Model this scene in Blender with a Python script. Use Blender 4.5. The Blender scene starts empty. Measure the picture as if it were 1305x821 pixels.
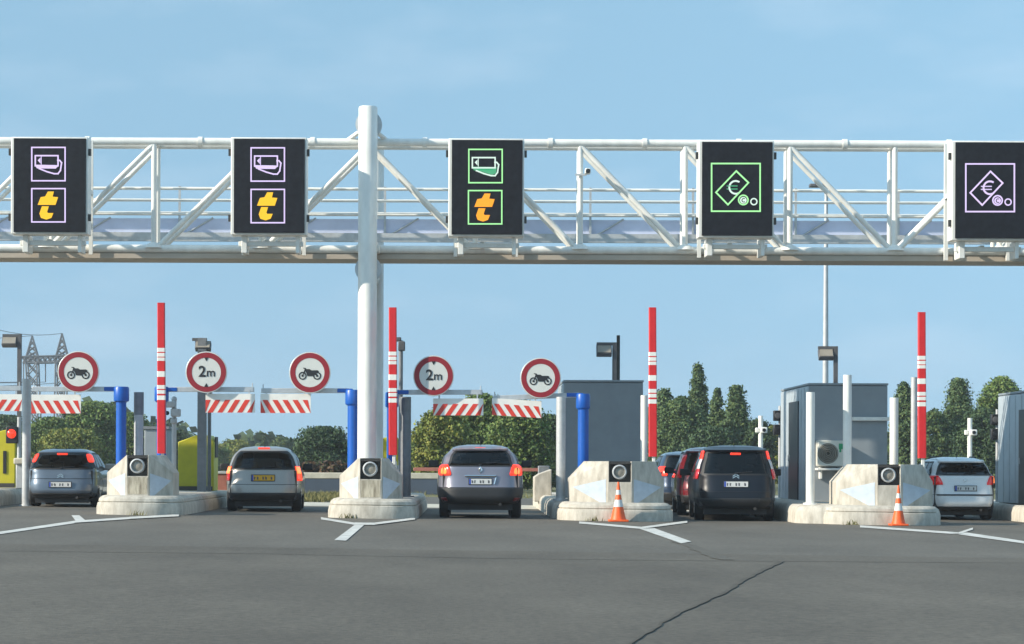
import bpy, bmesh, math, random
from mathutils import Vector, Matrix
R = math.radians
C = bpy.context.scene.collection
sc = bpy.context.scene

# ------------------------------------------------------------------ camera model
W0, H0 = 1305, 821
F = 2850.0            # focal length in photo pixels
CX, CY = 600.0, 590.0 # vanishing point of the lanes in the photo
EYE = 1.15
ROLL = R(0.22)
K = 0.0104            # cross fall of the plaza
cr, sr = math.cos(ROLL), math.sin(ROLL)

def gz(X):
    return -K * max(-30.0, min(30.0, X))
def uv(x, y):
    dx, dy = x - CX, y - CY
    return dx * cr + dy * sr, -dx * sr + dy * cr
def P(x, y, Y):
    u, v = uv(x, y)
    return Vector((u * Y / F, Y, EYE - v * Y / F))
def G(x, y):
    u, v = uv(x, y)
    Y = EYE * F / (v - K * u)
    return Vector((u * Y / F, Y, gz(u * Y / F)))

# ------------------------------------------------------------------ materials
MATS = {}
def mat(name, col, rough=0.6, metal=0.0, var=0.12, scale=6.0, stretch=(1, 1, 1), emit=None, estr=0.0, coat=0.0,
        bump=0.0, bscale=80.0, spec=0.5, col2=None, detail=6.0):
    if name in MATS: return MATS[name]
    m = bpy.data.materials.new(name); m.use_nodes = True
    nt = m.node_tree; b = nt.nodes['Principled BSDF']
    b.inputs['Roughness'].default_value = rough
    b.inputs['Metallic'].default_value = metal
    b.inputs['Specular IOR Level'].default_value = spec
    b.inputs['Coat Weight'].default_value = coat
    b.inputs['Coat Roughness'].default_value = 0.06
    tc = nt.nodes.new('ShaderNodeTexCoord')
    if var > 0 or col2:
        mp = nt.nodes.new('ShaderNodeMapping'); mp.inputs['Scale'].default_value = stretch
        nt.links.new(tc.outputs['Object'], mp.inputs['Vector'])
        n = nt.nodes.new('ShaderNodeTexNoise'); n.inputs['Scale'].default_value = scale
        n.inputs['Detail'].default_value = detail; n.inputs['Roughness'].default_value = 0.62
        nt.links.new(mp.outputs['Vector'], n.inputs['Vector'])
        rp = nt.nodes.new('ShaderNodeMapRange')
        rp.inputs['From Min'].default_value = 0.3; rp.inputs['From Max'].default_value = 0.7
        nt.links.new(n.outputs['Fac'], rp.inputs['Value'])
        mx = nt.nodes.new('ShaderNodeMix'); mx.data_type = 'RGBA'
        a = [max(0, c * (1 - var)) for c in col]; z = [min(1, c * (1 + var)) for c in (col2 or col)]
        mx.inputs['A'].default_value = (*a, 1); mx.inputs['B'].default_value = (*z, 1)
        nt.links.new(rp.outputs['Result'], mx.inputs['Factor'])
        nt.links.new(mx.outputs['Result'], b.inputs['Base Color'])
    else:
        b.inputs['Base Color'].default_value = (*col, 1)
    if bump > 0:
        n2 = nt.nodes.new('ShaderNodeTexNoise'); n2.inputs['Scale'].default_value = bscale; n2.inputs['Detail'].default_value = 4
        nt.links.new(tc.outputs['Object'], n2.inputs['Vector'])
        bp = nt.nodes.new('ShaderNodeBump'); bp.inputs['Strength'].default_value = bump; bp.inputs['Distance'].default_value = 0.02
        nt.links.new(n2.outputs['Fac'], bp.inputs['Height']); nt.links.new(bp.outputs['Normal'], b.inputs['Normal'])
    if emit:
        b.inputs['Emission Color'].default_value = (*emit, 1); b.inputs['Emission Strength'].default_value = estr
    MATS[name] = m
    return m

white_paint = mat('white_paint', (0.74, 0.725, 0.67), 0.42, var=0.13, scale=4, stretch=(1, 1, .35), col2=(0.72, 0.715, 0.67), detail=9)
galv = mat('galvanised', (0.50, 0.52, 0.53), 0.42, 0.35, var=0.12, scale=9)
deck_under = mat('deck_underside', (0.42, 0.36, 0.29), 0.6, var=0.15, scale=2.5, stretch=(0.3, 1, 1))
mesh_panel = mat('toe_panel', (0.60, 0.66, 0.84), 0.4, var=0.1, scale=1.5)
concrete = mat('concrete', (0.42, 0.38, 0.312), 0.85, var=0.20, scale=5, stretch=(1.6, 1.6, 0.5), bump=0.25, bscale=40, col2=(0.49, 0.455, 0.39), detail=10)
concrete_dirty = mat('concrete_dirty', (0.24, 0.20, 0.14), 0.9, var=0.25, scale=6, stretch=(2.2, 2.2, 0.35), col2=(0.50, 0.45, 0.35), bump=0.2, bscale=40, detail=9)
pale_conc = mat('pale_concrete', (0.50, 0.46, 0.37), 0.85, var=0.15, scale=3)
blue = mat('blue_paint', (0.004, 0.092, 0.42), 0.38, var=0.12, scale=5)
red = mat('barrier_red', (0.62, 0.018, 0.02), 0.4, var=0.1, scale=6)
sign_red = mat('sign_red', (0.27, 0.012, 0.022), 0.5, var=0.06, scale=6)
sign_white = mat('sign_white', (0.62, 0.63, 0.59), 0.5, var=0.05, scale=5)
board_white = mat('board_white', (0.80, 0.78, 0.72), 0.5, var=0.07, scale=6)
board_red = mat('board_red', (0.66, 0.05, 0.03), 0.45, var=0.12, scale=6)
black = mat('black_paint', (0.012, 0.013, 0.016), 0.5, var=0.1)
black_ink = mat('black_print', (0.014, 0.015, 0.018), 0.55, var=0)
led_black = mat('led_face', (0.012, 0.014, 0.019), 0.75, var=0.35, scale=6, spec=.2)
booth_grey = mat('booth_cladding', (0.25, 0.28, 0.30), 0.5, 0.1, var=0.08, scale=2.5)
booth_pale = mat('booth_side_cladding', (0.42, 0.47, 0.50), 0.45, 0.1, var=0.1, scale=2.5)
door_black = mat('door_dark', (0.02, 0.021, 0.024), 0.4, var=0.1)
post_grey = mat('post_grey', (0.46, 0.47, 0.47), 0.5, 0.2, var=0.12, scale=7)
post_dark = mat('post_dark_grey', (0.20, 0.21, 0.22), 0.5, 0.2, var=0.15, scale=7)
lamp_dark = mat('floodlight_dark', (0.10, 0.10, 0.105), 0.5, var=0.15)
lamp_glass = mat('floodlight_glass', (0.30, 0.27, 0.22), 0.25, var=0.1)
yellow = mat('machine_yellow', (0.50, 0.44, 0.015), 0.5, var=0.1, scale=4)
arrow_blue = mat('arrow_reflective', (0.46, 0.52, 0.58), 0.4, var=0.1, scale=6)
metal_dark = mat('dark_metal', (0.06, 0.055, 0.05), 0.5, 0.3, var=0.2)
rubber = mat('tyre_rubber', (0.015, 0.015, 0.016), 0.8, var=0.15)
rim = mat('wheel_alloy', (0.45, 0.45, 0.46), 0.35, 0.7, var=0.1)
glass_dark = mat('car_glass', (0.010, 0.012, 0.014), 0.06, var=0.5, scale=3.0, spec=0.6)
def pane_mat(name, t):
    m = bpy.data.materials.new(name); m.use_nodes = True; nt = m.node_tree; nt.nodes.remove(nt.nodes['Principled BSDF'])
    tr = nt.nodes.new('ShaderNodeBsdfTransparent'); tr.inputs['Color'].default_value = (*t, 1)
    gl = nt.nodes.new('ShaderNodeBsdfGlossy'); gl.inputs['Roughness'].default_value = .04
    fz = nt.nodes.new('ShaderNodeFresnel'); fz.inputs['IOR'].default_value = 1.5; mx = nt.nodes.new('ShaderNodeMixShader')
    nt.links.new(fz.outputs[0], mx.inputs[0]); nt.links.new(tr.outputs[0], mx.inputs[1]); nt.links.new(gl.outputs[0], mx.inputs[2])
    nt.links.new(mx.outputs[0], nt.nodes['Material Output'].inputs['Surface'])
    return m
glass_tint = pane_mat('tinted_glass', (.42, .46, .45)); glass_privacy = pane_mat('privacy_glass', (.10, .11, .12))
cabin_dark = mat('cabin_trim', (.035, .034, .034), .8, var=.2); cabin_seat = mat('seat_fabric', (.05, .048, .048), .9, var=.2)
trim_black = mat('car_plastic', (0.014, 0.0145, 0.016), 0.6, var=0.15)
chrome = mat('chrome', (0.75, 0.75, 0.75), 0.12, 1.0, var=0)
plate_white = mat('plate_white', (0.62, 0.62, 0.60), 0.5, var=0.05)
plate_yellow = mat('plate_yellow', (0.66, 0.36, 0.02), 0.5, var=0.05)
plate_ink = mat('plate_ink', (0.08, 0.08, 0.09), 0.6, var=0)
plate_blue = mat('plate_blue', (0.02, 0.07, 0.40), 0.5, var=0)
lens_red = mat('lens_red', (0.45, 0.01, 0.012), 0.15, var=0.1, coat=0.5, emit=(1, 0.02, 0.015), estr=0.12)
brake_lit = mat('brake_lit', (0.6, 0.02, 0.01), 0.2, var=0, emit=(1.0, 0.055, 0.02), estr=0.85)
brake_hot = mat('brake_core', (0.8, 0.15, 0.03), 0.2, var=0, emit=(1.0, 0.22, 0.05), estr=1.3)
lens_dark = mat('reflector_red', (0.16, 0.008, 0.01), 0.3, var=0.1)
lens_white = mat('lens_clear', (0.65, 0.60, 0.60), 0.12, var=0.1, coat=0.5)
cone_orange = mat('cone_orange', (0.80, 0.11, 0.015), 0.5, var=0.12, scale=9)
cone_white = mat('cone_band', (0.62, 0.62, 0.60), 0.4, var=0.1)
line_white = mat('road_paint', (0.52, 0.51, 0.47), 0.8, var=0.3, scale=5, detail=10)
brick_red = mat('dull_red_paint', (0.32, 0.12, 0.09), 0.6, var=0.2)
bark = mat('bark', (0.09, 0.07, 0.05), 0.9, var=0.3)

# ------------------------------------------------------------------ mesh builder
class MB:
    def __init__(s): s.bm = bmesh.new(); s.mats = []
    def mi(s, m):
        if m is None: return 0
        if m not in s.mats: s.mats.append(m)
        return s.mats.index(m)
    def faces(s, vs, fs, m=None):
        k = s.mi(m); bv = [s.bm.verts.new(v) for v in vs]
        for f in fs:
            try:
                q = s.bm.faces.new([bv[i] for i in f]); q.material_index = k
            except ValueError: pass
        return bv
    def box(s, c, d, m=None, rot=None):
        c = Vector(c); hx, hy, hz = d[0] / 2, d[1] / 2, d[2] / 2
        vs = [Vector((x, y, z)) for x in (-hx, hx) for y in (-hy, hy) for z in (-hz, hz)]
        if rot is not None: vs = [rot @ v for v in vs]
        s.faces([c + v for v in vs], [(0, 1, 3, 2), (4, 6, 7, 5), (0, 4, 5, 1), (2, 3, 7, 6), (0, 2, 6, 4), (1, 5, 7, 3)], m)
        return s
    def tube(s, p0, p1, r0, r1=None, n=16, m=None, caps=True):
        p0, p1 = Vector(p0), Vector(p1); r1 = r0 if r1 is None else r1
        d = (p1 - p0).normalized()
        a = d.cross(Vector((0, 0, 1)) if abs(d.z) < 0.9 else Vector((1, 0, 0))).normalized(); b = d.cross(a)
        vs = []
        for p, r in ((p0, r0), (p1, r1)):
            for i in range(n):
                t = 2 * math.pi * i / n; vs.append(p + (a * math.cos(t) + b * math.sin(t)) * r)
        fs = [(i, (i + 1) % n, n + (i + 1) % n, n + i) for i in range(n)]
        if caps: fs += [tuple(range(n - 1, -1, -1)), tuple(range(n, 2 * n))]
        s.faces(vs, fs, m); return s
    def lathe(s, c, axis, prof, n=24, m=None):
        c = Vector(c); d = Vector(axis).normalized()
        a = d.cross(Vector((0, 0, 1)) if abs(d.z) < 0.9 else Vector((1, 0, 0))).normalized(); b = d.cross(a)
        vs = []; fs = []
        for (h, r) in prof:
            for i in range(n):
                t = 2 * math.pi * i / n; vs.append(c + d * h + (a * math.cos(t) + b * math.sin(t)) * r)
        for k in range(len(prof) - 1):
            for i in range(n):
                fs.append((k * n + i, k * n + (i + 1) % n, (k + 1) * n + (i + 1) % n, (k + 1) * n + i))
        if prof[0][1] > 1e-4: fs.append(tuple(range(n - 1, -1, -1)))
        if prof[-1][1] > 1e-4: fs.append(tuple(range((len(prof) - 1) * n, len(prof) * n)))
        s.faces(vs, fs, m); return s
    def prism(s, poly, d, m=None):           # planar polygon (list of Vector) extruded by vector d
        n = len(poly); d = Vector(d)
        vs = [Vector(p) for p in poly] + [Vector(p) + d for p in poly]
        fs = [tuple(range(n - 1, -1, -1)), tuple(range(n, 2 * n))] + [(i, (i + 1) % n, n + (i + 1) % n, n + i) for i in range(n)]
        s.faces(vs, fs, m); return s
    def stack(s, slices, m=None, cap=True):  # list of equal-length rings
        n = len(slices[0]); vs = [p for r in slices for p in r]; fs = []
        for k in range(len(slices) - 1):
            for i in range(n):
                fs.append((k * n + i, k * n + (i + 1) % n, (k + 1) * n + (i + 1) % n, (k + 1) * n + i))
        if cap: fs += [tuple(range(n - 1, -1, -1)), tuple(range((len(slices) - 1) * n, len(slices) * n))]
        s.faces(vs, fs, m); return s
    def grid(s, rows, m=None):
        n = len(rows[0]); vs = [p for r in rows for p in r]; fs = []
        for k in range(len(rows) - 1):
            for i in range(n - 1): fs.append((k * n + i, k * n + i + 1, (k + 1) * n + i + 1, (k + 1) * n + i))
        s.faces(vs, fs, m); return s
    def build(s, name, m=None, parent=None, smooth=35, local=False, bevel=0.0, solid=0.0, normals=True):
        me = bpy.data.meshes.new(name)
        if normals: bmesh.ops.recalc_face_normals(s.bm, faces=s.bm.faces)
        if parent is not None and not local:
            base = parent; off = Vector(parent.location)
            while base.parent: base = base.parent; off = off + Vector(base.location)
            bmesh.ops.translate(s.bm, verts=s.bm.verts, vec=-off)
        s.bm.to_mesh(me); s.bm.free()
        for q in (s.mats if s.mats else [m]): me.materials.append(q)
        if smooth:
            for p in me.polygons: p.use_smooth = True
            me.set_sharp_from_angle(angle=R(smooth))
        o = bpy.data.objects.new(name, me); C.objects.link(o)
        if parent is not None: o.parent = parent
        if solid:
            q = o.modifiers.new('thick', 'SOLIDIFY'); q.thickness = solid; q.offset = 0
        if bevel:
            q = o.modifiers.new('edge', 'BEVEL'); q.width = bevel; q.segments = 2; q.limit_method = 'ANGLE'; q.angle_limit = R(40)
        return o

def tag(o, label, cat, group=None):
    o['label'] = label; o['category'] = cat
    if group: o['group'] = group
    return o
def thing(name, loc, label, cat, group=None, rz=0):
    o = bpy.data.objects.new(name, None); C.objects.link(o); o.location = loc; o.rotation_euler = (0, 0, rz)
    o.empty_display_size = 0.3
    return tag(o, label, cat, group)
def structure(o):
    o['kind'] = 'structure'; return o

def boolean_cut(o, cutter_mb):
    c = cutter_mb.build('cutter', None, None, smooth=0)
    q = o.modifiers.new('cut', 'BOOLEAN'); q.operation = 'DIFFERENCE'; q.object = c; q.solver = 'EXACT'
    bpy.context.view_layer.update()
    dg = bpy.context.evaluated_depsgraph_get()
    me = bpy.data.meshes.new_from_object(o.evaluated_get(dg))
    o.modifiers.clear(); o.data = me
    bpy.data.objects.remove(c)
    return o

def text_mesh(body, size, bold=0.0):
    cu = bpy.data.curves.new('t', 'FONT'); cu.body = body; cu.size = size; cu.align_x = 'CENTER'; cu.align_y = 'CENTER'
    cu.offset = bold; cu.extrude = 0.002
    o = bpy.data.objects.new('t', cu); C.objects.link(o); bpy.context.view_layer.update()
    me = bpy.data.meshes.new_from_object(o.evaluated_get(bpy.context.evaluated_depsgraph_get()))
    bpy.data.objects.remove(o); bpy.data.curves.remove(cu)
    return me
def add_text(mb, body, size, centre, m, bold=0.0):   # upright text facing -Y
    me = text_mesh(body, size, bold); c = Vector(centre)
    mb.faces([c + Vector((v.co.x, -v.co.z, v.co.y)) for v in me.vertices], [tuple(p.vertices) for p in me.polygons], m)
    bpy.data.meshes.remove(me)

# ------------------------------------------------------------------ ground
def ground_sheet(name, x0, x1, y0, y1, lift, m, nx=40, ny=2):
    mb = MB(); rows = []
    xs = sorted(set([x0 + (x1 - x0) * i / nx for i in range(nx + 1)] + [q for q in (-30.0, 30.0) if x0 < q < x1]))
    for j in range(ny + 1):
        y = y0 + (y1 - y0) * j / ny
        rows.append([Vector((x, y, gz(x) + lift)) for x in xs])
    mb.grid(rows)
    return structure(mb.build(name, m, smooth=0))

def asphalt(name, col, col2):
    m = mat(name, col, 0.82, var=0.05, scale=0.35, stretch=(1, 0.45, 1), col2=col2, detail=9, bump=0.35, bscale=55)
    nt = m.node_tree; b = nt.nodes['Principled BSDF']
    src = b.inputs['Base Color'].links[0].from_socket
    tc = nt.nodes.new('ShaderNodeTexCoord')
    n = nt.nodes.new('ShaderNodeTexNoise'); n.inputs['Scale'].default_value = 16; n.inputs['Detail'].default_value = 8; n.inputs['Roughness'].default_value = .72
    nt.links.new(tc.outputs['Object'], n.inputs['Vector'])
    r = nt.nodes.new('ShaderNodeMapRange'); r.inputs['From Min'].default_value = .3; r.inputs['From Max'].default_value = .7
    r.inputs['To Min'].default_value = .55; r.inputs['To Max'].default_value = 1.45
    nt.links.new(n.outputs['Fac'], r.inputs['Value'])
    mx = nt.nodes.new('ShaderNodeMix'); mx.data_type = 'RGBA'; mx.blend_type = 'MULTIPLY'; mx.inputs['Factor'].default_value = 1
    nt.links.new(src, mx.inputs['A']); nt.links.new(r.outputs['Result'], mx.inputs['B'])
    nt.links.new(mx.outputs['Result'], b.inputs['Base Color'])
    return m
asph_near = asphalt('asphalt_near', (0.066, 0.055, 0.040), (0.112, 0.097, 0.074))
asph_far = asphalt('asphalt_far', (0.082, 0.072, 0.056), (0.124, 0.111, 0.089))
grass_m = mat('grass', (0.07, 0.085, 0.025), 0.95, var=0.3, scale=1.2, col2=(0.16, 0.14, 0.05), detail=10)
g = ground_sheet('ground', -900, 900, -60, 900, -0.02, grass_m, nx=8, ny=4)
ground_sheet('road', -30, 30, -12, 29.4, 0.0, asph_near)
ground_sheet('road', -30, 30, 29.4, 74, 0.0, asph_far)
ground_sheet('sunlit_strip', -30, 30, 56.5, 61.5, 0.004, pale_conc)  # pale colour paints in the sunlit patches of ground under the cars
seam_m = mat('tar_seal', (0.076, 0.067, 0.052), 0.86, var=0.2, scale=2, spec=.36)
worn_m = mat('worn_strip', (0.090, 0.080, 0.063), 0.85, var=0.15, scale=1.5, spec=.42)

def ground_line(name, pts, w0, m, lift, wobble=0.0, seed=1, n=24, structure_kind=True, w1=None):
    """strip along photo points (on the ground), width in metres"""
    rnd = random.Random(seed); w1 = w0 if w1 is None else w1
    g_ = [G(*p) for p in pts]; dense = []
    for a, b in zip(g_[:-1], g_[1:]):
        k = max(2, n // max(1, len(g_) - 1))
        for i in range(k): dense.append(a.lerp(b, i / k))
    dense.append(g_[-1])
    rows = []
    for i, p in enumerate(dense):
        q = dense[min(i + 1, len(dense) - 1)] - dense[max(i - 1, 0)]
        q.z = 0; q.normalize(); s = Vector((-q.y, q.x, 0)); t = i / (len(dense) - 1)
        w = (w0 + (w1 - w0) * t) * (1 + wobble * (rnd.random() - .5)); c = p + s * wobble * w0 * (rnd.random() - .5)
        rows.append([Vector((v.x, v.y, gz(v.x) + lift)) for v in (c + s * w / 2, c - s * w / 2)])
    mb = MB(); mb.grid(rows)
    return structure(mb.build(name, m, smooth=0))
ground_line('road_seam', [(-40, 702), (330, 706), (640, 712), (900, 715), (1340, 718)], 0.06, worn_m, 0.004, 0.5, 3, 60)
ground_line('road_crack', [(995, 716), (952, 738), (915, 760), (860, 785), (800, 822)], 0.06, seam_m, 0.008, 0.5, 5, 40, w1=0.025)
ground_line('road_patch', [(862, 690), (925, 714)], 0.20, worn_m, 0.006, 0.5, 6, 12)

def marking(polys, lift=0.010):
    mb = MB()
    for k, pl in enumerate(polys):
        vs = []
        for p in pl:
            q = G(*p); vs.append(Vector((q.x, q.y, q.z + lift + 0.004 * k)))
        mb.faces(vs, [tuple(range(len(vs)))])
    return structure(mb.build('road_marking', line_white, smooth=0))
def band(pts, t):
    """polygons of a painted line of pixel thickness t through photo points"""
    out = []
    for a, b in zip(pts[:-1], pts[1:]):
        out.append([(a[0], a[1] - t / 2), (b[0], b[1] - t / 2), (b[0], b[1] + t / 2), (a[0], a[1] + t / 2)])
    return out
marking(band([(-30, 684.5), (95, 666), (165, 661.2), (228, 657.6)], 3.2)[:1] + band([(95, 666), (165, 661.2), (228, 657.8)], 2.6))
marking([[(91, 657.3), (101, 657.3), (109, 664), (97, 665.4)]])
marking(band([(409, 661.2), (452, 668.3), (478, 668.6)], 2.8) + band([(478, 668.6), (529, 662)], 2.6))
marking([[(452, 669.6), (464, 669.8), (441, 690), (426, 689.2)]])
marking(band([(738, 666.5), (818, 673.6)], 2.6) + band([(818, 673.6), (876, 665.8)], 2.6))
marking([[(815, 674.6), (834, 673.9), (881, 691), (868, 693.2)]])
marking(band([(1096, 671.5), (1222, 680.5)], 2.6) + band([(1222, 680.5), (1240, 674.5)], 2.6))
marking([[(1212, 680.5), (1232, 679.4), (1320, 692.6), (1320, 695.6)]])

# ------------------------------------------------------------------ toll islands
def plan(xc, y0, hw, L, r, n=10):
    """outline with a rounded nose, anticlockwise"""
    pts = []
    for i in range(n + 1):
        t = math.pi * i / n; c, s = math.cos(t), math.sin(t)
        pts.append((xc - hw * math.copysign(abs(c) ** 0.75, c), y0 + r - r * abs(s) ** 0.8))
    pts.append((xc + hw, y0 + L)); pts.append((xc - hw, y0 + L))
    return pts
def island_stack(mb, xc, y0, hw, L, r, levels, m):
    rings = []
    for z, ins in levels:
        rings.append([Vector((x, y, gz(x) + z)) for x, y in plan(xc, y0 + ins, hw - ins, L - ins, r)])
    mb.stack(rings, m)

def facet(a, b, z0, z1, uvs, off):
    """points on the vertical facet through plan points a->b; uvs = (fraction along, height)"""
    d = Vector((b[0] - a[0], b[1] - a[1], 0)); n = Vector((d.y, -d.x, 0)).normalized()
    if n.y > 0: n = -n
    return [Vector((a[0] + d.x * u, a[1] + d.y * u, z)) + n * off for u, z in uvs], n

def toll_island(label, nose, px_pl, px_bl, a_px, t_px, top_y, plt_y, L, kerb=None, dirty=False):
    g0 = G(*nose); Y0 = g0.y; S = Y0 / F
    r = thing('toll_island', (g0.x, Y0, g0.z), label, 'toll island', 'concrete toll islands')
    xl, xr = P(px_pl[0], nose[1], Y0).x, P(px_pl[1], nose[1], Y0).x
    xc, hw = (xl + xr) / 2, (xr - xl) / 2
    zp = (nose[1] - plt_y) * S; zb = (nose[1] - top_y) * S
    mb = MB()
    island_stack(mb, xc, Y0, hw, L, 0.75, [(-0.03, 0.0), (0.14, 0.0), (0.20, 0.012), (zp - 0.15, 0.02), (zp - 0.135, 0.05), (zp - 0.115, 0.035), (zp - 0.06, 0.05), (zp - 0.015, 0.10), (zp, 0.16)], concrete)
    mb.build('plinth', None, r, smooth=30)
    if kerb:
        kx0, kx1, ky, kL = kerb; mb = MB()
        island_stack(mb, (kx0 + kx1) / 2, ky, (kx1 - kx0) / 2, kL, 0.5, [(-0.03, 0), (0.22, 0.0), (zp - 0.07, 0.03), (zp - 0.012, 0.10)], concrete)
        mb.build('kerb', None, r, smooth=40)
    # crash block
    Yb = Y0 + 0.5; Sb = Yb / F
    bxl, bxr = P(px_bl[0], nose[1], Yb).x, P(px_bl[1], nose[1], Yb).x
    bc, b = (bxl + bxr) / 2, (bxr - bxl) / 2
    fa = (P(a_px[0], nose[1], Yb).x, P(a_px[1], nose[1], Yb).x)
    tl, tr = P(t_px[0], nose[1], Yb).x, P(t_px[1], nose[1], Yb).x
    z0 = g0.z + zp - 0.02; z1 = g0.z + zb + 0.0; ch = z1 - 0.36; e = 0.42; Lb = 1.35
    vs = []
    for z in (z0, ch):
        vs += [(fa[0], Yb, z), (fa[1], Yb, z), (bxl, Yb + e, z), (bxr, Yb + e, z), (bxl, Yb + Lb, z), (bxr, Yb + Lb, z)]
    vs += [(max(fa[0], tl), Yb + .02, z1), (min(fa[1], tr), Yb + .02, z1), (tl, Yb + e * .9, z1), (tr, Yb + e * .9, z1), (tl, Yb + Lb, z1), (tr, Yb + Lb, z1)]
    mb = MB(); bv = [mb.bm.verts.new(v) for v in vs]
    h = bmesh.ops.convex_hull(mb.bm, input=bv)
    bmesh.ops.delete(mb.bm, geom=[x for x in h['geom_interior'] if isinstance(x, bmesh.types.BMVert)], context='VERTS')
    blk = mb.build('crash_block', concrete, r, smooth=30)
    fx, fw = (fa[0] + fa[1]) / 2, fa[1] - fa[0]
    hh = 0.40; zc = z1 - hh / 2 - 0.03
    cut = MB(); cut.box((fx, Yb, zc + .1), (fw - .03, 0.36, hh + .2)); boolean_cut(blk, cut)
    q = MB(); q.box((fx, Yb + .165, zc + .02), (fw - .035, 0.02, hh + .02)); q.box((fx, Yb + .09, z1 - .045), (fw - .034, .15, .03))
    q.build('lamp_housing', metal_dark, blk)
    q = MB(); q.lathe((fx - .01, Yb + .16, zc + .01), (0, -1, 0), [(0, .15), (.10, .155), (.15, .15), (.16, .125), (.10, .115)], m=post_grey)
    qm = blk.modifiers.new('edge', 'BEVEL'); qm.width = .03; qm.segments = 3; qm.limit_method = 'ANGLE'; qm.angle_limit = R(20)
    lamp = q.build('lamp', None, blk)
    q = MB(); q.lathe((fx - .01, Yb + .07, zc + .01), (0, -1, 0), [(0, .116), (.02, .10), (.035, .05), (.04, .01)], m=lamp_glass); q.build('lens', None, blk)
    q = MB(); q.faces([Vector((fx + fw * s, Yb - .004, z)) for s, z in ((-.44, z0 + .05), (.44, z0 + .05), (.46, zc - hh / 2 - .02), (-.46, zc - hh / 2 - .02))], [(0, 1, 2, 3)])
    if dirty: q.build('stain_panel', concrete_dirty, blk, smooth=0)
    else: q.bm.free()
    for sgn, A, B in ((-1, (fa[0], Yb), (bxl, Yb + e)), (1, (fa[1], Yb), (bxr, Yb + e))):
        zm = (z0 + ch) / 2 + 0.10; hz = 0.40
        pts, n = facet(A, B, 0, 0, [(0.06, zm - hz), (0.06, zm + min(hz, ch - zm - .01 + .0)), (0.92, zm - .02)], 0.006)
        if sgn < 0: pts = [pts[0], pts[2], pts[1]]
        q = MB(); q.prism(pts, n * -0.012); q.build('arrow_panel', arrow_blue, blk, smooth=0)
    return dict(root=r, Y0=Y0, z=g0.z + zp, zb=z1, Yb=Yb, xc=xc)

I1 = toll_island('concrete island with blue height post and yellow machine, leftmost of the noses', (170, 656.5), (116, 230), (132, 217), (161, 189), (158, 200), 580, 632, 10.5, dirty=True)
I2 = toll_island('narrow concrete island carrying the tall white gantry pole', (472, 661), (415, 532), (431, 511), (458, 486), (455, 492), 584, 636, 10.0, dirty=True)
I3 = toll_island('concrete island with a traffic cone in front of plain grey booth', (787, 664.5), (712, 862), (727, 848), (775, 805), (748, 836), 588, 641, 9.0, kerb=(1.72, 4.16, 46.9, 15.0))
I4 = toll_island('concrete island with a traffic cone and the booth with air conditioner', (1128, 669.5), (1050, 1205), (1070, 1194), (1118, 1148), (1090, 1180), 592, 645, 9.0, kerb=(6.72, 9.75, 45.9, 15.0))

def kerb_island(label, x0, x1, y0, L):
    r = thing('island_kerb', ((x0 + x1) / 2, y0, gz((x0 + x1) / 2)), label, 'kerb', 'concrete toll islands')
    mb = MB(); island_stack(mb, (x0 + x1) / 2, y0, (x1 - x0) / 2, L, 0.5, [(-0.03, 0), (0.20, 0), (0.30, 0.03), (0.36, 0.10)], concrete)
    mb.build('kerb', None, r, smooth=40)
kerb_island('low concrete island kerb at left edge under yellow machine', -13.6, -10.95, 48.5, 14)
kerb_island('low concrete island kerb at right edge under grey booth', 12.35, 15.6, 46.5, 14)
def top_z(X): return gz(X) + 0.385

# traffic cones
def cone(px, base_y, h_px, w_px, label, Yc):
    g0 = G(px, base_y); g0 = P(px, base_y, Yc); g0.z = gz(g0.x); S = g0.y / F; h = h_px * S; w = w_px * S / 2
    r = thing('traffic_cone', g0, label, 'traffic cone', 'orange traffic cones')
    b = MB(); b.box((g0.x, g0.y, g0.z + .02), (w * 2, w * 2, .04)); b.build('base', cone_orange, r, bevel=.01)
    c = MB(); prof = [(0, .80), (.1, .70), (.33, .50), (.34, .50), (.52, .36), (.53, .36), (.66, .27), (.665, .27), (.78, .20), (.79, .20), (1, .10)]
    ms = [cone_orange, cone_orange, cone_orange, cone_white, cone_white, cone_orange, cone_orange, cone_white, cone_white, cone_orange]
    for k in range(10):
        c.lathe((g0.x, g0.y, g0.z + .04), (0, 0, 1), [(prof[k][0] * h, prof[k][1] * w), (prof[k + 1][0] * h, prof[k + 1][1] * w)], m=ms[k], n=20)
    bmesh.ops.remove_doubles(c.bm, verts=c.bm.verts, dist=1e-4)
    c.build('cone', None, r, normals=False)
cone(788, 664.5, 48, 25, 'orange and white cone before the plain grey booth island', I3['Y0'] - .21)
cone(1145, 669.5, 49, 22, 'orange and white cone before island with air conditioner booth', I4['Y0'] - .19)

# ------------------------------------------------------------------ posts
def post(name, px, top, Y, r_px, m, label, cat='post', group=None, base='island', r1=None, extra=None, top_m=None, split=None):
    p = P(px, top, Y); z0 = top_z(p.x) if base == 'island' else gz(p.x)
    r = thing(name, (p.x, Y, z0), label, cat, group); rad = r_px * Y / F
    mb = MB()
    if split:
        zs = P(px, split, Y).z
        mb.tube((p.x, Y, z0 - .02), (p.x, Y, zs), rad, rad, 20, m); mb.tube((p.x, Y, zs), (p.x, Y, p.z), rad * 1.06, rad * 1.06, 20, top_m)
    else: mb.tube((p.x, Y, z0 - .02), (p.x, Y, p.z), rad, r1 * Y / F if r1 else rad, 20, m)
    mb.build('shaft', None, r)
    b = MB(); b.tube((p.x, Y, z0 - .01), (p.x, Y, z0 + .03), rad * 1.7, rad * 1.6, 20, m); b.build('base_plate', None, r)
    return r, p, z0
PG = 'round guard posts on the islands'
post('guard_post', 177, 500, 48.6, 6, post_grey, 'grey guard post with darker top behind leftmost crash block', 'post', PG, top_m=post_dark, split=529)
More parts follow.
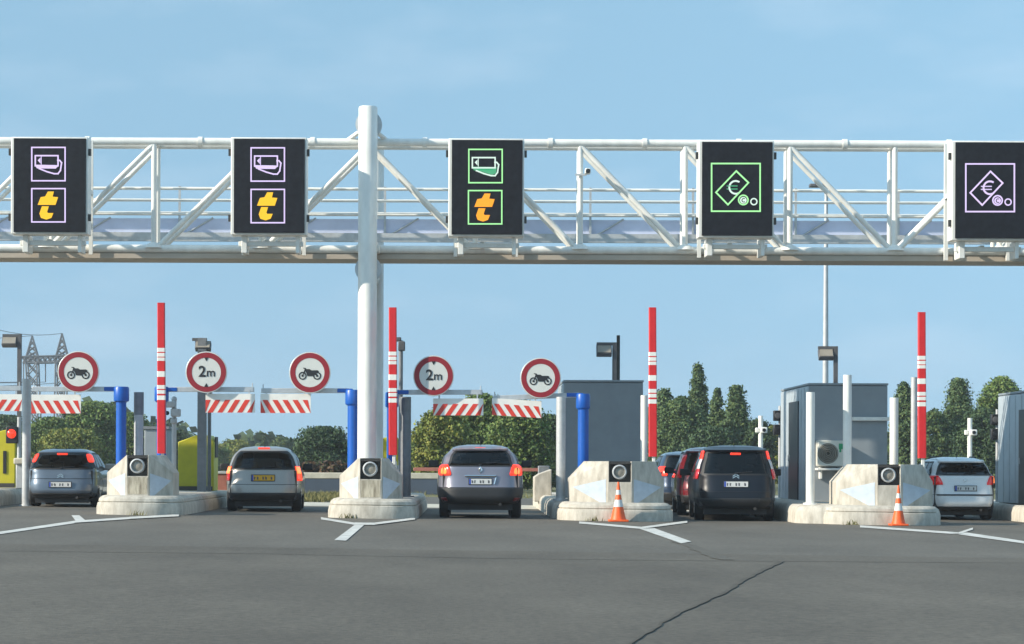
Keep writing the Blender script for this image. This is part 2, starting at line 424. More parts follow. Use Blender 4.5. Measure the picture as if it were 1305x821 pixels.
post('guard_post', 517, 506, 48.6, 7, post_dark, 'dark grey guard post right of the white gantry pole', 'post', PG)
post('guard_post', 715, 506, 47.6, 6, post_grey, 'pale grey guard post at left of plain grey booth', 'post', PG)
post('guard_post', 821, 504, 48.2, 4.5, white_paint, 'white guard post hidden beside third raised red barrier', 'post', PG)
post('guard_post', 1033, 500, 46.9, 5.5, white_paint, 'white guard post on kerb left of air conditioner', 'post', PG)
post('guard_post', 1080, 478, 47.2, 5.5, white_paint, 'tallest white guard post, right of air conditioner', 'post', PG)
post('guard_post', 1139.5, 507, 48.5, 5.5, white_paint, 'white guard post between booth and rightmost red barrier', 'post', PG)
post('guard_post', 1165, 481, 48.0, 4, post_grey, 'thin grey guard post touching rightmost red barrier', 'post', PG)
post('lane_post', 34, 483, 52, 5.5, post_grey, 'pale grey post standing between two striped boards at far left', 'post', base='ground')

# ------------------------------------------------------------------ barrier arms raised
def barrier(px, top, bot, Y, w_px, label):
    p0, p1 = P(px, bot, Y), P(px - 0.5, top, Y); S = Y / F; w = w_px * S
    r = thing('raised_barrier', (p0.x, Y, top_z(p0.x)), label, 'barrier arm', 'raised red barrier arms')
    L = (p1 - p0).length; fr = [0, .30, .326, .334, .358, .364, .386, .455, .492, .547, .572, .580, .604, .616, .645, 1.0]
    mb = MB()
    for k in range(len(fr) - 1):
        m = (red, board_white)[k % 2]
        a = p1.lerp(p0, fr[k]); b = p1.lerp(p0, fr[k + 1]); ww = w * (0.86 + .14 * fr[k]) + (0.004 if k % 2 else 0)
        ring = lambda c: [c + Vector((sx * ww / 2, sy * .05, 0)) for sx, sy in ((-.8, -1), (.8, -1), (1, -.7), (1, .7), (.8, 1), (-.8, 1), (-1, .7), (-1, -.7))]
        mb.stack([ring(a), ring(b)], m)
    mb.build('arm', None, r, smooth=0)
    q = MB(); q.box((p0.x + .02, Y, p0.z - .10), (.07, .05, .22)); q.box((p0.x + .03, Y + .05, p0.z - .25), (.10, .06, .22)); q.build('bracket', white_paint, r, bevel=.01)
    q = MB(); zt = p0.z - .22; q.box((p0.x - .05, Y + .22, (zt + top_z(p0.x)) / 2), (.34, .34, zt - top_z(p0.x))); q.build('drive_cabinet', post_grey, r, bevel=.015)
barrier(206, 386, 578, 47.5, 11, 'raised red barrier with white bands on leftmost island')
barrier(501, 392, 580, 47.5, 11.5, 'raised red barrier with white bands right of white gantry pole')
barrier(832, 392, 582, 47.4, 11, 'raised red barrier with white bands right of plain grey booth')
barrier(1175, 398, 584, 47.4, 11, 'rightmost raised red barrier with white bands')

# ------------------------------------------------------------------ height limit gates
GY = 48.3
def gate(label, post_px, post_w, head, arm_y, arm_x0, arm_x1, board, side, sleeve, tilt=0.0):
    """post_px: x of the blue post, head (x0,x1,y0,y1), board (x0,x1,y0,y1); side = +1 when the arm reaches right"""
    S = GY / F; c = P(post_px, head[3], GY)
    r = thing('height_gate', (c.x, GY, top_z(c.x)), label, 'height gate', 'blue height limit gates')
    q = MB(); q.tube((c.x, GY, top_z(c.x) - .02), (c.x, GY, c.z), post_w / 2 * S, None, 24); q.build('post', blue, r)
    a, b = P(head[0], head[2], GY), P(head[1], head[3], GY); hc = (a + b) / 2; hr = abs(b.x - a.x) / 2
    q = MB(); q.lathe((hc.x, GY, b.z), (0, 0, 1), [(-.035, post_w / 2 * S), (-.005, hr * .97), (.01, hr), (a.z - b.z - .03, hr), (a.z - b.z, hr * .9)], n=28); q.build('head', blue, r)
    p0, p1, ps = P(arm_x0, arm_y, GY), P(arm_x1, arm_y + tilt, GY), P(sleeve, arm_y, GY)
    q = MB(); q.box(((hc.x + ps.x) / 2, GY, p0.z), (abs(ps.x - hc.x), .11, .085)); q.build('sleeve', blue, r, bevel=.01)
    d = p1 - p0
    q = MB(); rot = Matrix.Rotation(-math.atan2(d.z, d.x), 3, 'Y')
    q.box((p0 + p1) / 2, (d.length, .085, .105), rot=rot)
    e = p1 - Vector((math.copysign(.04, p1.x - p0.x), 0, 0)); q.tube(e, e + Vector((0, 0, .14)), .012)
    q.build('arm', galv, r, bevel=.008)
    x0, x1, y0, y1 = board; tl = tilt
    def bp(fx, fy, off):    # fx 0..1 across, fy 0 top..1 bottom
        x = x0 + (x1 - x0) * fx; y = y0 + (y1 - y0) * fy + (fx if side < 0 else 1 - fx) * 0 + tl * (fx if x1 > x0 else 0)
        return P(x, y, GY - .06 + off)
    q = MB()
    q.prism([bp(0, 0, 0), bp(1, 0, 0), bp(1, 1, 0), bp(0, 1, 0)], (0, .02, 0), board_white)
    n = 5; t0 = .32; pitch = 1.0 / n; lean = .16 if side > 0 else -.16
    for k in range(-1, n + 1):
        u0 = (k + .18) * pitch; u1 = u0 + pitch * .52
        top = [u0 + max(lean, 0) + min(-lean, 0) * 0, u1 + max(lean, 0)] if lean > 0 else [u0, u1]
        bo = [u0, u1] if lean > 0 else [u0 - lean, u1 - lean]
        cl = lambda v: max(0.0, min(1.0, v))
        f = [cl(bo[0]), cl(bo[1]), cl(top[1]), cl(top[0])]
        if f[1] - f[0] < .01 and f[2] - f[3] < .01: continue
        pl = [bp(f[0], 1, -.004), bp(f[1], 1, -.004), bp(f[2], t0, -.004), bp(f[3], t0, -.004)]
        q.faces(pl, [(0, 1, 2, 3)], board_red)
    q.build('striped_board', None, r, smooth=0)
    q = MB()
    for f in (.12, .88):
        h = bp(f, 0, .01); q.box((h.x, GY - .045, h.z + .04), (.03, .012, .11))
    q.build('hanger', galv, r)
    return r
GG = None
gate('blue height gate, arm reaching left from leftmost island', 154.5, 13, (145, 164.5, 493, 511), 496, 150, 41, (103, 40, 503, 527), -1, 133) if False else None
def gates():
    gate('blue height gate reaching left from leftmost island with board at far left', 154.5, 13, (145, 164.5, 493, 511), 496, 150, 41, (40, 103, 503, 527), -1, 133)
    gate('blue height gate behind leftmost raised red barrier, arm reaching right', 206, 12, (197, 215, 493, 511), 496.5, 210, 324, (262, 325, 502, 526), 1, 226)
    gate('blue height gate left of white gantry pole, arm reaching left', 450, 14, (440, 459, 497, 515), 498, 445, 333, (332, 396, 502, 526.5), -1, 430)
    gate('blue height gate behind second raised red barrier, arm reaching right', 499, 12, (491, 508, 500, 518), 500, 505, 615, (552, 616, 508, 529.5), 1, 521)
    gate('blue height gate before plain grey booth, tilted arm reaching left', 743.5, 14, (734, 752, 502, 520), 503.5, 738, 628, (627, 690, 507.5, 529), -1, 722, tilt=4.0)
    gate('height gate cut off at left edge, striped board only half seen', -95, 12, (-104, -86, 493, 511), 495, -90, 27, (-35, 28, 502.5, 524), 1, -72)
gates()

# ------------------------------------------------------------------ round signs
def round_sign(px, py, r_px, kind, label):
    Y = GY - .18; c = P(px, py, Y); S = Y / F; Rr = r_px * S
    r = thing('road_sign', c, label, 'road sign', 'round red ringed signs')
    q = MB()
    q.lathe(c, (0, -1, 0), [(-.02, Rr), (0, Rr), (.004, Rr * .985)], n=56, m=galv)
    q.lathe(c, (0, -1, 0), [(.003, Rr * .99), (.006, Rr * .985)], n=56, m=sign_white)
    # ring
    n = 56
    vs = [c + Vector((math.cos(2 * math.pi * i / n) * k, -.010, math.sin(2 * math.pi * i / n) * k)) for k in (Rr * .95, Rr * .70) for i in range(n)]
    q.faces(vs, [(i, (i + 1) % n, n + (i + 1) % n, n + i) for i in range(n)], sign_red)
    q.build('disc', None, r, smooth=0)
    g_ = MB(); u = Rr / 26.0
    def pt(x, y): return c + Vector((x * u, -.013, y * u))
    if kind == 'moto':
        for wx in (-9.2, 9.0):
            vs = [pt(wx + math.cos(2 * math.pi * i / 24) * k, -4.0 + math.sin(2 * math.pi * i / 24) * k) for k in (5.0, 3.5) for i in range(24)]
            g_.faces(vs, [(i, (i + 1) % 24, 24 + (i + 1) % 24, 24 + i) for i in range(24)])
            g_.faces([pt(wx + math.cos(2 * math.pi * i / 12) * 1.5, -4.0 + math.sin(2 * math.pi * i / 12) * 1.5) for i in range(12)], [tuple(range(12))])
        poly = [(-9.6, -4.2), (-8.6, -4.2), (-5.6, 1.8), (-4.2, -1.0), (-3.0, -4.4), (4.6, -4.4), (5.4, -2.4), (9.4, -4.4), (9.6, -3.2), (8.4, -.8), (11.2, 1.6), (9.6, 3.0), (2.2, 2.8), (-.6, 4.4), (-4.4, 4.2), (-5.4, 5.8), (-8.6, 6.2), (-8.6, 5.2), (-6.6, 4.6), (-7.0, 3.0)]
        g_.faces([pt(*p) + Vector((0, -.001, 0)) for p in poly], [tuple(range(len(poly)))])
        g_.build('motorcycle_symbol', black_ink, r, smooth=0)
    else:
        add_text(g_, '2', 19 * u, pt(-5.2, .3), black_ink, 0.006); add_text(g_, 'm', 15 * u, pt(5.6, -.6), black_ink, 0.003)
        g_.faces([pt(-2.6, 18.4), pt(2.6, 18.4), pt(0, 13.6)], [(0, 1, 2)], black_ink); g_.faces([pt(-2.6, -18.4), pt(0, -13.6), pt(2.6, -18.4)], [(0, 1, 2)], black_ink)
        g_.build('height_marking', None, r, smooth=0)
    b = MB(); b.box(c + Vector((0, .06, -Rr * .55)), (.06, .10, Rr * .9)); b.build('bracket', galv, r)
round_sign(100, 474, 26.5, 'moto', 'round no motorcycles sign over the board at far left')
round_sign(263, 474.5, 26.5, '2m', 'round 2 m height sign right of leftmost red barrier')
round_sign(395, 475, 26.5, 'moto', 'round no motorcycles sign left of white gantry pole')
round_sign(552.5, 479, 26, '2m', 'round 2 m height sign right of white gantry pole')
round_sign(689, 482, 26, 'moto', 'round no motorcycles sign left of plain grey booth')

# ------------------------------------------------------------------ gantry
GYF = 48.45; SG = GYF / F
def gx(px): return (px - CX) * SG
Zt = EYE + (CY - 182.0) * SG; Zb = EYE + (CY - 318.5) * SG
gr = thing('sign_gantry', (gx(468), GYF, gz(gx(468))), 'long white lattice gantry spanning the lanes with walkway behind', 'gantry')
X0, X1 = -17.5, 20.5
rc = 0.085; YR = GYF + .62; zr = 5 * SG * 0
for Yc, nm in ((GYF, 'front'), (YR, 'rear')):
    q = MB(); q.tube((X0, Yc, Zt), (X1, Yc, Zt), rc if Yc == GYF else .075, None, 20); q.build('top_chord', white_paint, gr)
    q = MB(); q.tube((X0, Yc, Zb), (X1, Yc, Zb), rc, None, 20); q.build('bottom_chord', white_paint, gr)
nodesL = [gx(469 - 137 * i) for i in range(0, 7)]
nodesR = [gx(469 + 133.6 * i + (2 if i else 0)) for i in range(0, 9)]
def mem(a, b, r, nm):
    q = MB(); q.tube(a, b, r, None, 12); q.build(nm, white_paint, gr)
for Yc in (GYF, YR):
    for x in nodesL[1:] + nodesR[1:]:
        mem((x, Yc, Zb), (x, Yc, Zt), .060 if Yc == GYF else .052, 'vertical')
    for i in range(6):
        mem((nodesL[i], Yc, Zt - .05), (nodesL[i + 1] + .1, Yc, Zb + .05), .058 if Yc == GYF else .052, 'diagonal')
    for i in range(5):
        mem((nodesR[i], Yc, Zt - .05), (nodesR[i + 1] - .1, Yc, Zb + .05), .058 if Yc == GYF else .052, 'diagonal')
    for i in range(5, 8):
        mem((nodesR[i] + .1, Yc, Zb + .05), (nodesR[i + 1], Yc, Zt - .05), .058 if Yc == GYF else .052, 'diagonal')
for x in nodesL + nodesR[1:]:
    mem((x, GYF, Zt), (x, YR, Zt), .05, 'cross_tie'); mem((x, GYF, Zb), (x, YR, Zb), .05, 'cross_tie')
    q = MB(); q.lathe((x, GYF - .02, Zb + .03), (0, 0, 1), [(-.02, .20), (.05, .16), (.10, .07)], n=16); q.build('gusset', white_paint, gr)
# clamps on the chords
for px in (110, 254, 397, 540, 700, 820, 940, 1075, 1208):
    q = MB(); q.tube((gx(px) - .05, GYF, Zt), (gx(px) + .05, GYF, Zt), rc + .025, None, 20); q.build('chord_collar', white_paint, gr)
# walkway
zu = EYE + (CY - 325) * SG
q = MB(); q.box(((X0 + X1) / 2, GYF + 1.10, zu + .035), (X1 - X0, 2.2, .07)); q.build('walkway_deck', deck_under, gr)
q = MB(); q.box(((X0 + X1) / 2, GYF + .02, zu - .05), (X1 - X0, .10, .10)); q.build('edge_beam', deck_under, gr)
YW = GYF + 1.55; SW = YW / F
def wz(y): return EYE + (CY - y) * SW
q = MB(); q.box(((X0 + X1) / 2, YW, (wz(298) + wz(309)) / 2), (X1 - X0, .12, 11 * SW)); q.build('side_beam', galv, gr)
q = MB(); q.box(((X0 + X1) / 2, YW + .16, (wz(279) + wz(299)) / 2), (X1 - X0, .03, 20 * SW)); q.build('toe_panel', mesh_panel, gr)
for y, rr in ((241, .036), (256, .034), (273, .046)):
    q = MB(); q.tube((X0, YW + .1, wz(y)), (X1, YW + .1, wz(y)), rr, None, 10); q.build('handrail', white_paint, gr)
    q = MB(); q.tube((X0, YW - .75, wz(y + 6)), (X1, YW - .75, wz(y + 6)), rr * .5, None, 10); q.build('handrail', white_paint, gr)
for i in range(-7, 9):
    x = gx(468) + .3 + i * 2.3
    q = MB(); q.box((x, YW + .1, (wz(238) + wz(305)) / 2), (.05, .05, 67 * SW)); q.build('rail_post', galv, gr)
    q = MB(); q.tube((x + .1, YW + .1, wz(300)), (x + .75, YW + .14, wz(278)), .022); q.build('rail_brace', galv, gr)
# poles
PY = 47.85; SP = PY / F
px_ = P(468.5, 300, PY).x
def pole(X, Y, r, ztop, nm):
    q = MB(); q.lathe((X, Y, top_z(X) - .02), (0, 0, 1), [(0, r * 1.7), (.04, r * 1.7), (.045, r), (ztop - top_z(X) - .03, r), (ztop - top_z(X), r * .92)], n=40); q.build(nm, white_paint, gr)
pole(px_, PY, .202, EYE + (CY - 135.5) * SP, 'pole')
pole(px_ + .02, YR + 2.05, .20, EYE + (CY - 150) * SP, 'pole')
for z, nm in ((EYE + (CY - 158) * SP, 'u'), (EYE + (CY - 343) * SP, 'l')):
    q = MB(); q.tube((px_, PY, z), (px_, YR + 2.05, z), .13, None, 20); q.build('saddle_beam', white_paint, gr)
    q = MB(); q.lathe((px_ + .01, PY + .10, z), (0, 1, 0), [(0, .285), (.05, .285), (.055, .22), (.10, .22), (.105, .285), (.15, .285)], n=28); q.build('flange', galv, gr)
for x in (px_ - .55, px_ + .45):
    q = MB(); q.tube((x, GYF + .1, Zt), (px_, PY + .25, EYE + (CY - 158) * SP), .05, None, 10); q.build('hanger_strut', white_paint, gr)
q = MB(); q.box((px_, GYF - .25, Zb - .02), (.5, .5, .16)); q.build('pole_seat', white_paint, gr, bevel=.02)

# led signs
lilac = mat('led_lilac', (0.02, 0.02, 0.02), 0.8, var=0, emit=(0.72, 0.60, 0.95), estr=0.88)
ledgreen = mat('led_green', (0.02, 0.02, 0.02), 0.8, var=0, emit=(0.42, 1.0, 0.40), estr=0.81)
ledpale = mat('led_pale', (0.02, 0.02, 0.02), 0.8, var=0, emit=(0.75, 0.95, 0.85), estr=0.78)
ledmint = mat('led_mint', (0.02, 0.02, 0.02), 0.8, var=0, emit=(0.06, 0.42, 0.20), estr=0.78)
ledyellow = mat('led_yellow', (0.02, 0.02, 0.02), 0.8, var=0, emit=(1.0, 0.56, 0.0), estr=0.88)
ledorange = mat('led_orange', (0.02, 0.02, 0.02), 0.8, var=0, emit=(1.0, 0.36, 0.0), estr=0.94)
PF = 47.0
LED_ROUGH = 0
def led_sign(px0, px1, py0, py1, symbols, label):
    S = PF / F; a, b = P(px0, py0, PF), P(px1, py1, PF); w = b.x - a.x; h = a.z - b.z; c = (a + b) / 2
    r = thing('led_sign', (c.x, PF, b.z), label, 'led sign', 'led lane signs on the gantry')
    D = .46
    q = MB(); q.box((c.x, PF + D / 2 + .03, c.z), (w + .11, D, h + .08)); q.build('casing', white_paint, r, bevel=.02)
    q = MB(); q.box((c.x + .015, PF + .01, c.z), (w, .06, h)); q.build('face', led_black, r)
    for sx in (-1, 1):
        for fz in (.36, -.34):
            q = MB(); q.box((c.x + sx * (w / 2 + .085), PF + .10, c.z + h * fz), (.05, .10, .14)); q.build('latch', metal_dark, r)
    q = MB()
    q.box((c.x + .02, PF + .38, b.z - .20), (w * .92, .12, .10)); q.box((c.x - w * .36, PF + .5, b.z - .22), (.12, .5, .36)); q.box((c.x + w * .40, PF + .5, b.z - .22), (.08, .5, .36))
    q.box((c.x - w * .05, PF + .9, b.z - .14), (.09, .9, .07))
    q.build('bracket', white_paint, r, bevel=.01)
    for sx in (-1, 1):
        q = MB(); q.box((c.x + sx * w * .44, PF + .87, c.z), (.09, .86, .09)); q.build('rear_strut', white_paint, r)
        q = MB(); q.box((c.x + sx * w * .44, GYF - .15, c.z - .1), (.08, .08, h + .5)); q.build('rear_post', white_paint, r)
    for nm, shapes in symbols:
        q = MB()
        for kind, m, pts, t in shapes:
            V = [P(x, y, PF - .024) for x, y in pts]; th = t * S
            if kind == 'poly': q.prism(V, (0, .006, 0), m)
            else:
                if kind == 'loop': V = V + [V[0]]
                for A, B in zip(V[:-1], V[1:]):
                    d = (B - A); L = d.length + th * .9; rot = Matrix.Rotation(-math.atan2(d.z, d.x), 3, 'Y')
                    q.box((A + B) / 2 + Vector((0, -.0015 * (len(q.bm.verts) % 3), 0)), (L, .006, th), m, rot)
        q.build(nm, None, r, smooth=0)
def arc(cx, cy, r, a0, a1, n=18): return [(cx + r * math.cos(R(a0 + (a1 - a0) * i / n)), cy - r * math.sin(R(a0 + (a1 - a0) * i / n))) for i in range(n + 1)]
def sym_badge(ox, oy, m, mid, fr, fill=None):
    f = lambda L: [(ox + x, oy + y) for x, y in L]
    fr_ = [('loop', fr, f([(0.5, .5), (43, .5), (43, 43), (.5, 43)]), 1.7)]
    s = [('loop', m, f([(5, 11), (34, 11), (34, 24), (5, 24)]), 1.8), ('poly', mid, f([(4.5, 22.5), (30, 23), (34, 24.5), (31, 27.5), (7, 27.2)]), 0),
         ('poly', m, f([(8, 17), (11.5, 13.5), (11.5, 21)]), 0), ('line', m, f([(12.5, 12.5), (12.5, 22)]), 1.0),
         ('line', m, f([(10, 27.5), (20, 31.5), (29, 34), (34, 34), (37, 30), (38.5, 20), (36, 17), (33.5, 17)]), 1.8)]
    if fill: s.insert(0, ('poly', fill, f([(9, 25), (36, 23), (35, 31), (30, 33), (14, 28)]), 0))
    return [('display_frame', fr_), ('badge_symbol', s)]
def sym_t(ox, oy, m, fr, gap=True):
    f = lambda L: [(ox + x, oy + y) for x, y in L]
    fr_ = [('loop', fr, f([(0.5, .5), (43, .5), (43, 43), (.5, 43)]), 1.7)]
    s = [('poly', m, f([(8, 21.2), (11.8, 11.4), (17.5, 10.4), (21, 4.2), (28.6, 4.2), (27, 10.8), (34, 11.4), (30.7, 21.2)]), 0),
         ('poly', m, f([(13.4, 23.0), (22.2, 23.0), (20, 30), (21, 31.6), (28, 31.6), (25.4, 37.8), (19, 40), (12.2, 37.8), (10.2, 32.2)]), 0)]
    return [('display_frame', fr_), ('t_symbol', s)]
def sym_euro(ox, oy, m, m2, m3):
    f = lambda L: [(ox + (x - 150) / 5.66, oy + (y - 245) / 5.66) for x, y in L]
    fr_ = [('loop', m, f([(152, 248), (502, 248), (502, 592), (152, 592)]), 1.9)]
    s = [('loop', m, f([(330, 302), (418, 386), (270, 545), (184, 456)]), 2.0),
         ('line', m2, f(arc(326, 420, 46, 62, 300)), 2.2), ('line', m3, f([(264, 410), (336, 410)]), 1.3), ('line', m3, f([(264, 432), (336, 432)]), 1.3),
         ('loop', m, f(arc(381, 511, 34, 0, 340)), 1.7), ('poly', m2, f(arc(381, 513, 24, 0, 340)), 0), ('loop', m2, f(arc(457, 523, 22, 0, 340)), 1.5)]
    c = [('line', led_black, f(arc(384, 513, 13, 60, 300, 10)), 1.0)]
    s += c
    return [('display_frame', fr_), ('euro_symbol', s)]
led_sign(17, 108, 176.5, 296, sym_badge(40, 187.5, lilac, lilac, lilac) + sym_t(40, 240, ledyellow, lilac), 'black led sign with yellow t at far left of gantry')
led_sign(297.5, 387, 177, 297, sym_badge(319.5, 188, lilac, lilac, lilac) + sym_t(319.5, 241, ledyellow, lilac), 'black led sign with yellow t just left of the pole')
led_sign(575, 664.5, 178.5, 299, sym_badge(597, 190, ledpale, ledmint, ledgreen, ledmint) + sym_t(596.5, 242.5, ledorange, ledgreen), 'black led sign with orange t and green badge symbol')
led_sign(894, 983, 181, 300.5, sym_euro(906.5, 208, ledgreen, ledpale, ledmint), 'black led sign with green euro note symbol')
led_sign(1217, 1309, 181.5, 304, sym_euro(1230.5, 208.5, lilac, lilac, lilac), 'black led sign with lilac euro note symbol at right edge')

# small cameras on the gantry
def cam_small(px, py, Y, label, name='gantry_camera'):
    c = P(px, py, Y); r = thing(name, c, label, 'camera')
    q = MB(); q.box(c + Vector((.18, -.1, .03)), (.12, .26, .11)); q.build('body', white_paint, r, bevel=.02)
    q = MB(); q.lathe(c + Vector((.18, -.23, .02)), (0, -1, 0), [(0, .05), (.03, .05), (.03, .03)]); q.build('lens', black, r)
    q = MB(); q.box(c + Vector((.04, 0, -.03)), (.24, .04, .04)); q.build('bracket', galv, r)
cam_small(738, 221, GYF - .1, 'small white camera on gantry upright right of orange sign')

# ------------------------------------------------------------------ booths and machines
def booth(name, x0, x1, yb, yf, ztop, label, door=None, side_m=None, roof_dz=0.05):
    xc = (x0 + x1) / 2; z0 = top_z(xc)
    r = thing(name, (xc, yb, z0), label, 'toll booth', 'grey toll booths')
    D = yf - yb; q = MB()
    vs_box = ((xc, (yb + yf) / 2, (z0 + ztop) / 2), (x1 - x0, D, ztop - z0))
    q.box(*vs_box); q.build('wall', booth_grey, r, bevel=.02)
    q = MB(); q.box((xc, (yb + yf) / 2, ztop + .03), (x1 - x0 + .03, D + .03, .05)); q.build('roof', booth_grey, r, bevel=.01)
    q = MB(); m = int(D / .5)
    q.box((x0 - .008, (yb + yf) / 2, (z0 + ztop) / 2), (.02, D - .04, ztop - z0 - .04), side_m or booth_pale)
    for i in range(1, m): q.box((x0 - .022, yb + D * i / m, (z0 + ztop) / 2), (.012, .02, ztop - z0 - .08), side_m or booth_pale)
    q.build('side_cladding', None, r)
    if door:
        q = MB(); q.box((x0 - .03, (door[0] + door[1]) / 2, z0 + (door[2] - z0) / 2), (.03, door[1] - door[0], door[2] - z0)); d = q.build('door', door_black, r)
        q = MB(); q.box((x0 - .06, door[1] - .12, z0 + 1.0), (.04, .03, .14)); q.build('handle', galv, d)
    return r, z0
b3, _ = booth('toll_booth', 2.16, 4.00, 52.0, 55.2, P(768, 487.5, 52).z, 'plain grey booth behind island with left cone')
b4, z4 = booth('toll_booth', 7.70, 9.50, 51.0, 55.5, P(1080, 491.5, 51).z, 'grey booth with air conditioner and black side door', door=(52.4, 53.9, P(1010, 512, 53).z))
b5, _ = booth('toll_booth', 12.72, 15.0, 51.0, 53.9, P(1300, 500, 51).z, 'grey booth cut off by the right edge', door=(51.15, 51.75, P(1300, 522, 51.3).z))
# air conditioner
c = P(1058, 578, 50.8)
r = thing('air_conditioner', c, 'cream air conditioner unit hung on grey booth wall', 'air conditioner')
S = 50.8 / F
q = MB(); q.box((c.x, 50.78, c.z), (34 * S, .36, 33 * S)); q.build('casing', mat('ac_cream', (.62, .60, .52), .5, var=.06), r, bevel=.02)
q = MB(); q.lathe((c.x - 4.5 * S, 50.60, c.z), (0, -1, 0), [(-.02, 13 * S), (.006, 13 * S), (.01, 12 * S), (.002, 11.5 * S), (.0, .02)], m=metal_dark, n=32); fan = q.build('fan_guard', None, r)
q = MB()
for k in range(1, 6): 
    rr = k * 2.2 * S
    q.lathe((c.x - 4.5 * S, 50.585, c.z), (0, -1, 0), [(0, rr), (.01, rr + .006), (.01, rr + .018), (0, rr + .024)], m=lamp_glass, n=32)
q.build('guard_ring', None, fan)
q = MB(); q.box((c.x + 12.2 * S, 50.598, c.z + 9 * S), (6 * S, .012, 7 * S)); q.box((c.x + 11 * S, 50.598, c.z + 3.5 * S), (2.4 * S, .012, 4 * S)); q.build('green_logo', mat('logo_green', (.02, .30, .12), .5, var=0), r)
q = MB(); q.box((c.x + 1 * S, 50.76, c.z - 20 * S), (38 * S, .42, .05)); q.box((c.x - 12 * S, 50.86, c.z - 25 * S), (.05, .24, .26)); q.box((c.x + 12 * S, 50.86, c.z - 25 * S), (.05, .24, .26)); q.build('shelf_bracket', white_paint, r, bevel=.005)
# white rail on the booth wall
a, b = P(1086, 534, 50.92), P(1134, 534, 50.92)
tag(MB().box((a + b) / 2, (b.x - a.x, .08, .085)).build('wall_rail', white_paint, bevel=.01), 'short white horizontal rail across front of the air conditioner booth', 'rail')

def machine(label, x0, x1, y0, d, ztop, roof_h, screen=False):
    xc = (x0 + x1) / 2; z0 = top_z(xc); r = thing('payment_machine', (xc, y0, z0), label, 'payment machine', 'yellow payment machines')
    w = x1 - x0; q = MB()
    prof = [Vector((x0, y0, z0)), Vector((x1, y0, z0)), Vector((x1, y0, ztop - roof_h)), Vector((x1 - w * .12, y0, ztop)), Vector((xc - w * .02, y0, ztop)), Vector((x0, y0, ztop - roof_h))]
    q.prism(prof, (0, d, 0)); q.build('cabinet', yellow, r, bevel=.02)
    q = MB(); q.box((xc, y0 - .012, z0 + .06), (w * .94, .02, .10)); q.build('kick_plate', metal_dark, r)
    q = MB(); q.box((x1 + .012, y0 + d * .5, z0 + 1.05), (.02, d * .6, .5)); q.build('screen', black, r)
    if screen:
        q = MB(); q.box((xc - w * .02, y0 - .012, z0 + .62), (w * .16, .02, .55)); q.build('slot_panel', black, r)
    return r
machine('yellow payment machine behind grey lamp post on leftmost island', -7.02, -6.16, 53.6, .9, P(258, 555, 53.6).z, .16)
machine('yellow payment machine at left edge beside red light', -11.55, -11.06, 54.3, .7, P(9, 548, 54.3).z, .06, True)
machine('yellow payment machine mostly hidden behind the second red barrier', P(486, 600, 54).x, P(507, 600, 54).x, 54, .8, P(495, 556, 54).z, .06)
# dull red cabinet
x = P(281, 620, 55.3).x
r = thing('barrier_cabinet', (x, 55.3, gz(x)), 'dull red barrier cabinet left of the silver minivan', 'cabinet')
zt = P(281, 604, 55.3).z; q = MB(); q.box((x, 55.5, (zt + gz(x)) / 2), (.36, .4, zt - gz(x))); q.build('cabinet', brick_red, r, bevel=.02)
q = MB(); q.box((x, 55.5, zt + .03), (.42, .46, .06)); q.build('lid', post_grey, r, bevel=.01)
# ticket machine at far left
c = P(26, 590, 53.2); r = thing('ticket_column', (c.x, 53.2, top_z(c.x)), 'grey ticket column reaching towards the far left car', 'ticket machine')
q = MB(); q.box((c.x, 53.2, (c.z + top_z(c.x)) / 2), (.16, .3, c.z - top_z(c.x))); q.build('column', post_grey, r, bevel=.02)
q = MB(); q.box((c.x + .10, 53.05, c.z + .04), (.42, .26, .15)); q.build('head', pale_conc, r, bevel=.03)
q = MB(); q.box((c.x + .16, 52.98, c.z + .13), (.08, .06, .05)); q.build('button', red, r)
# red traffic light
c = P(16, 553, 53.4); r = thing('traffic_light', (c.x, 53.4, top_z(c.x)), 'lit red traffic light beside yellow machine at left edge', 'traffic light')
q = MB(); q.tube((c.x + .16, 53.4, top_z(c.x)), (c.x + .16, 53.4, c.z + .4), .05); q.build('post', post_grey, r)
q = MB(); q.box((c.x, 53.38, c.z - .03), (.28, .18, .40)); q.build('housing', black, r, bevel=.02)
q = MB(); q.lathe((c.x, 53.28, c.z), (0, -1, 0), [(0, .11), (.02, .095), (.035, .05), (.04, .005)], m=brake_lit); q.build('lens', None, r)
# traffic light column with camera heads on island 1
c = P(222, 508, 51.5); r = thing('signal_column', (c.x, 51.5, top_z(c.x)), 'slim grey column with camera heads left of yellow machine', 'column')
q = MB(); q.tube((c.x, 51.5, top_z(c.x)), (c.x, 51.5, c.z), .055); q.build('shaft', post_grey, r)
q = MB(); q.box((c.x - .08, 51.4, c.z - .14), (.24, .2, .14)); q.box((c.x + .05, 51.4, c.z - .33), (.22, .2, .18)); q.box((c.x, 51.45, c.z - .52), (.14, .14, .12)); q.lathe((c.x, 51.5, c.z - .05), (0, 0, 1), [(0, .07), (.08, .06), (.1, .02)]); q.build('camera_head', post_grey, r, bevel=.025)
q = MB(); q.lathe((c.x - .13, 51.29, c.z - .34), (0, -1, 0), [(0, .05), (.02, .045), (.02, .02)]); q.build('lens', black, r)
# far grey cabin
x0, x1 = P(184, 560, 64).x, P(213, 560, 64).x; zc = P(200, 547, 64).z
r = thing('grey_cabin', ((x0 + x1) / 2, 64, gz(x0)), 'small far blue grey cabin seen behind leftmost red barrier', 'cabin')
q = MB(); q.box(((x0 + x1) / 2, 65, (zc + gz(x0)) / 2), (x1 - x0, 2, zc - gz(x0))); q.build('wall', booth_grey, r, bevel=.02)
q = MB(); q.box(((x0 + x1) / 2, 65, zc + .04), (x1 - x0 + .1, 2.1, .08)); q.build('roof', post_dark, r)
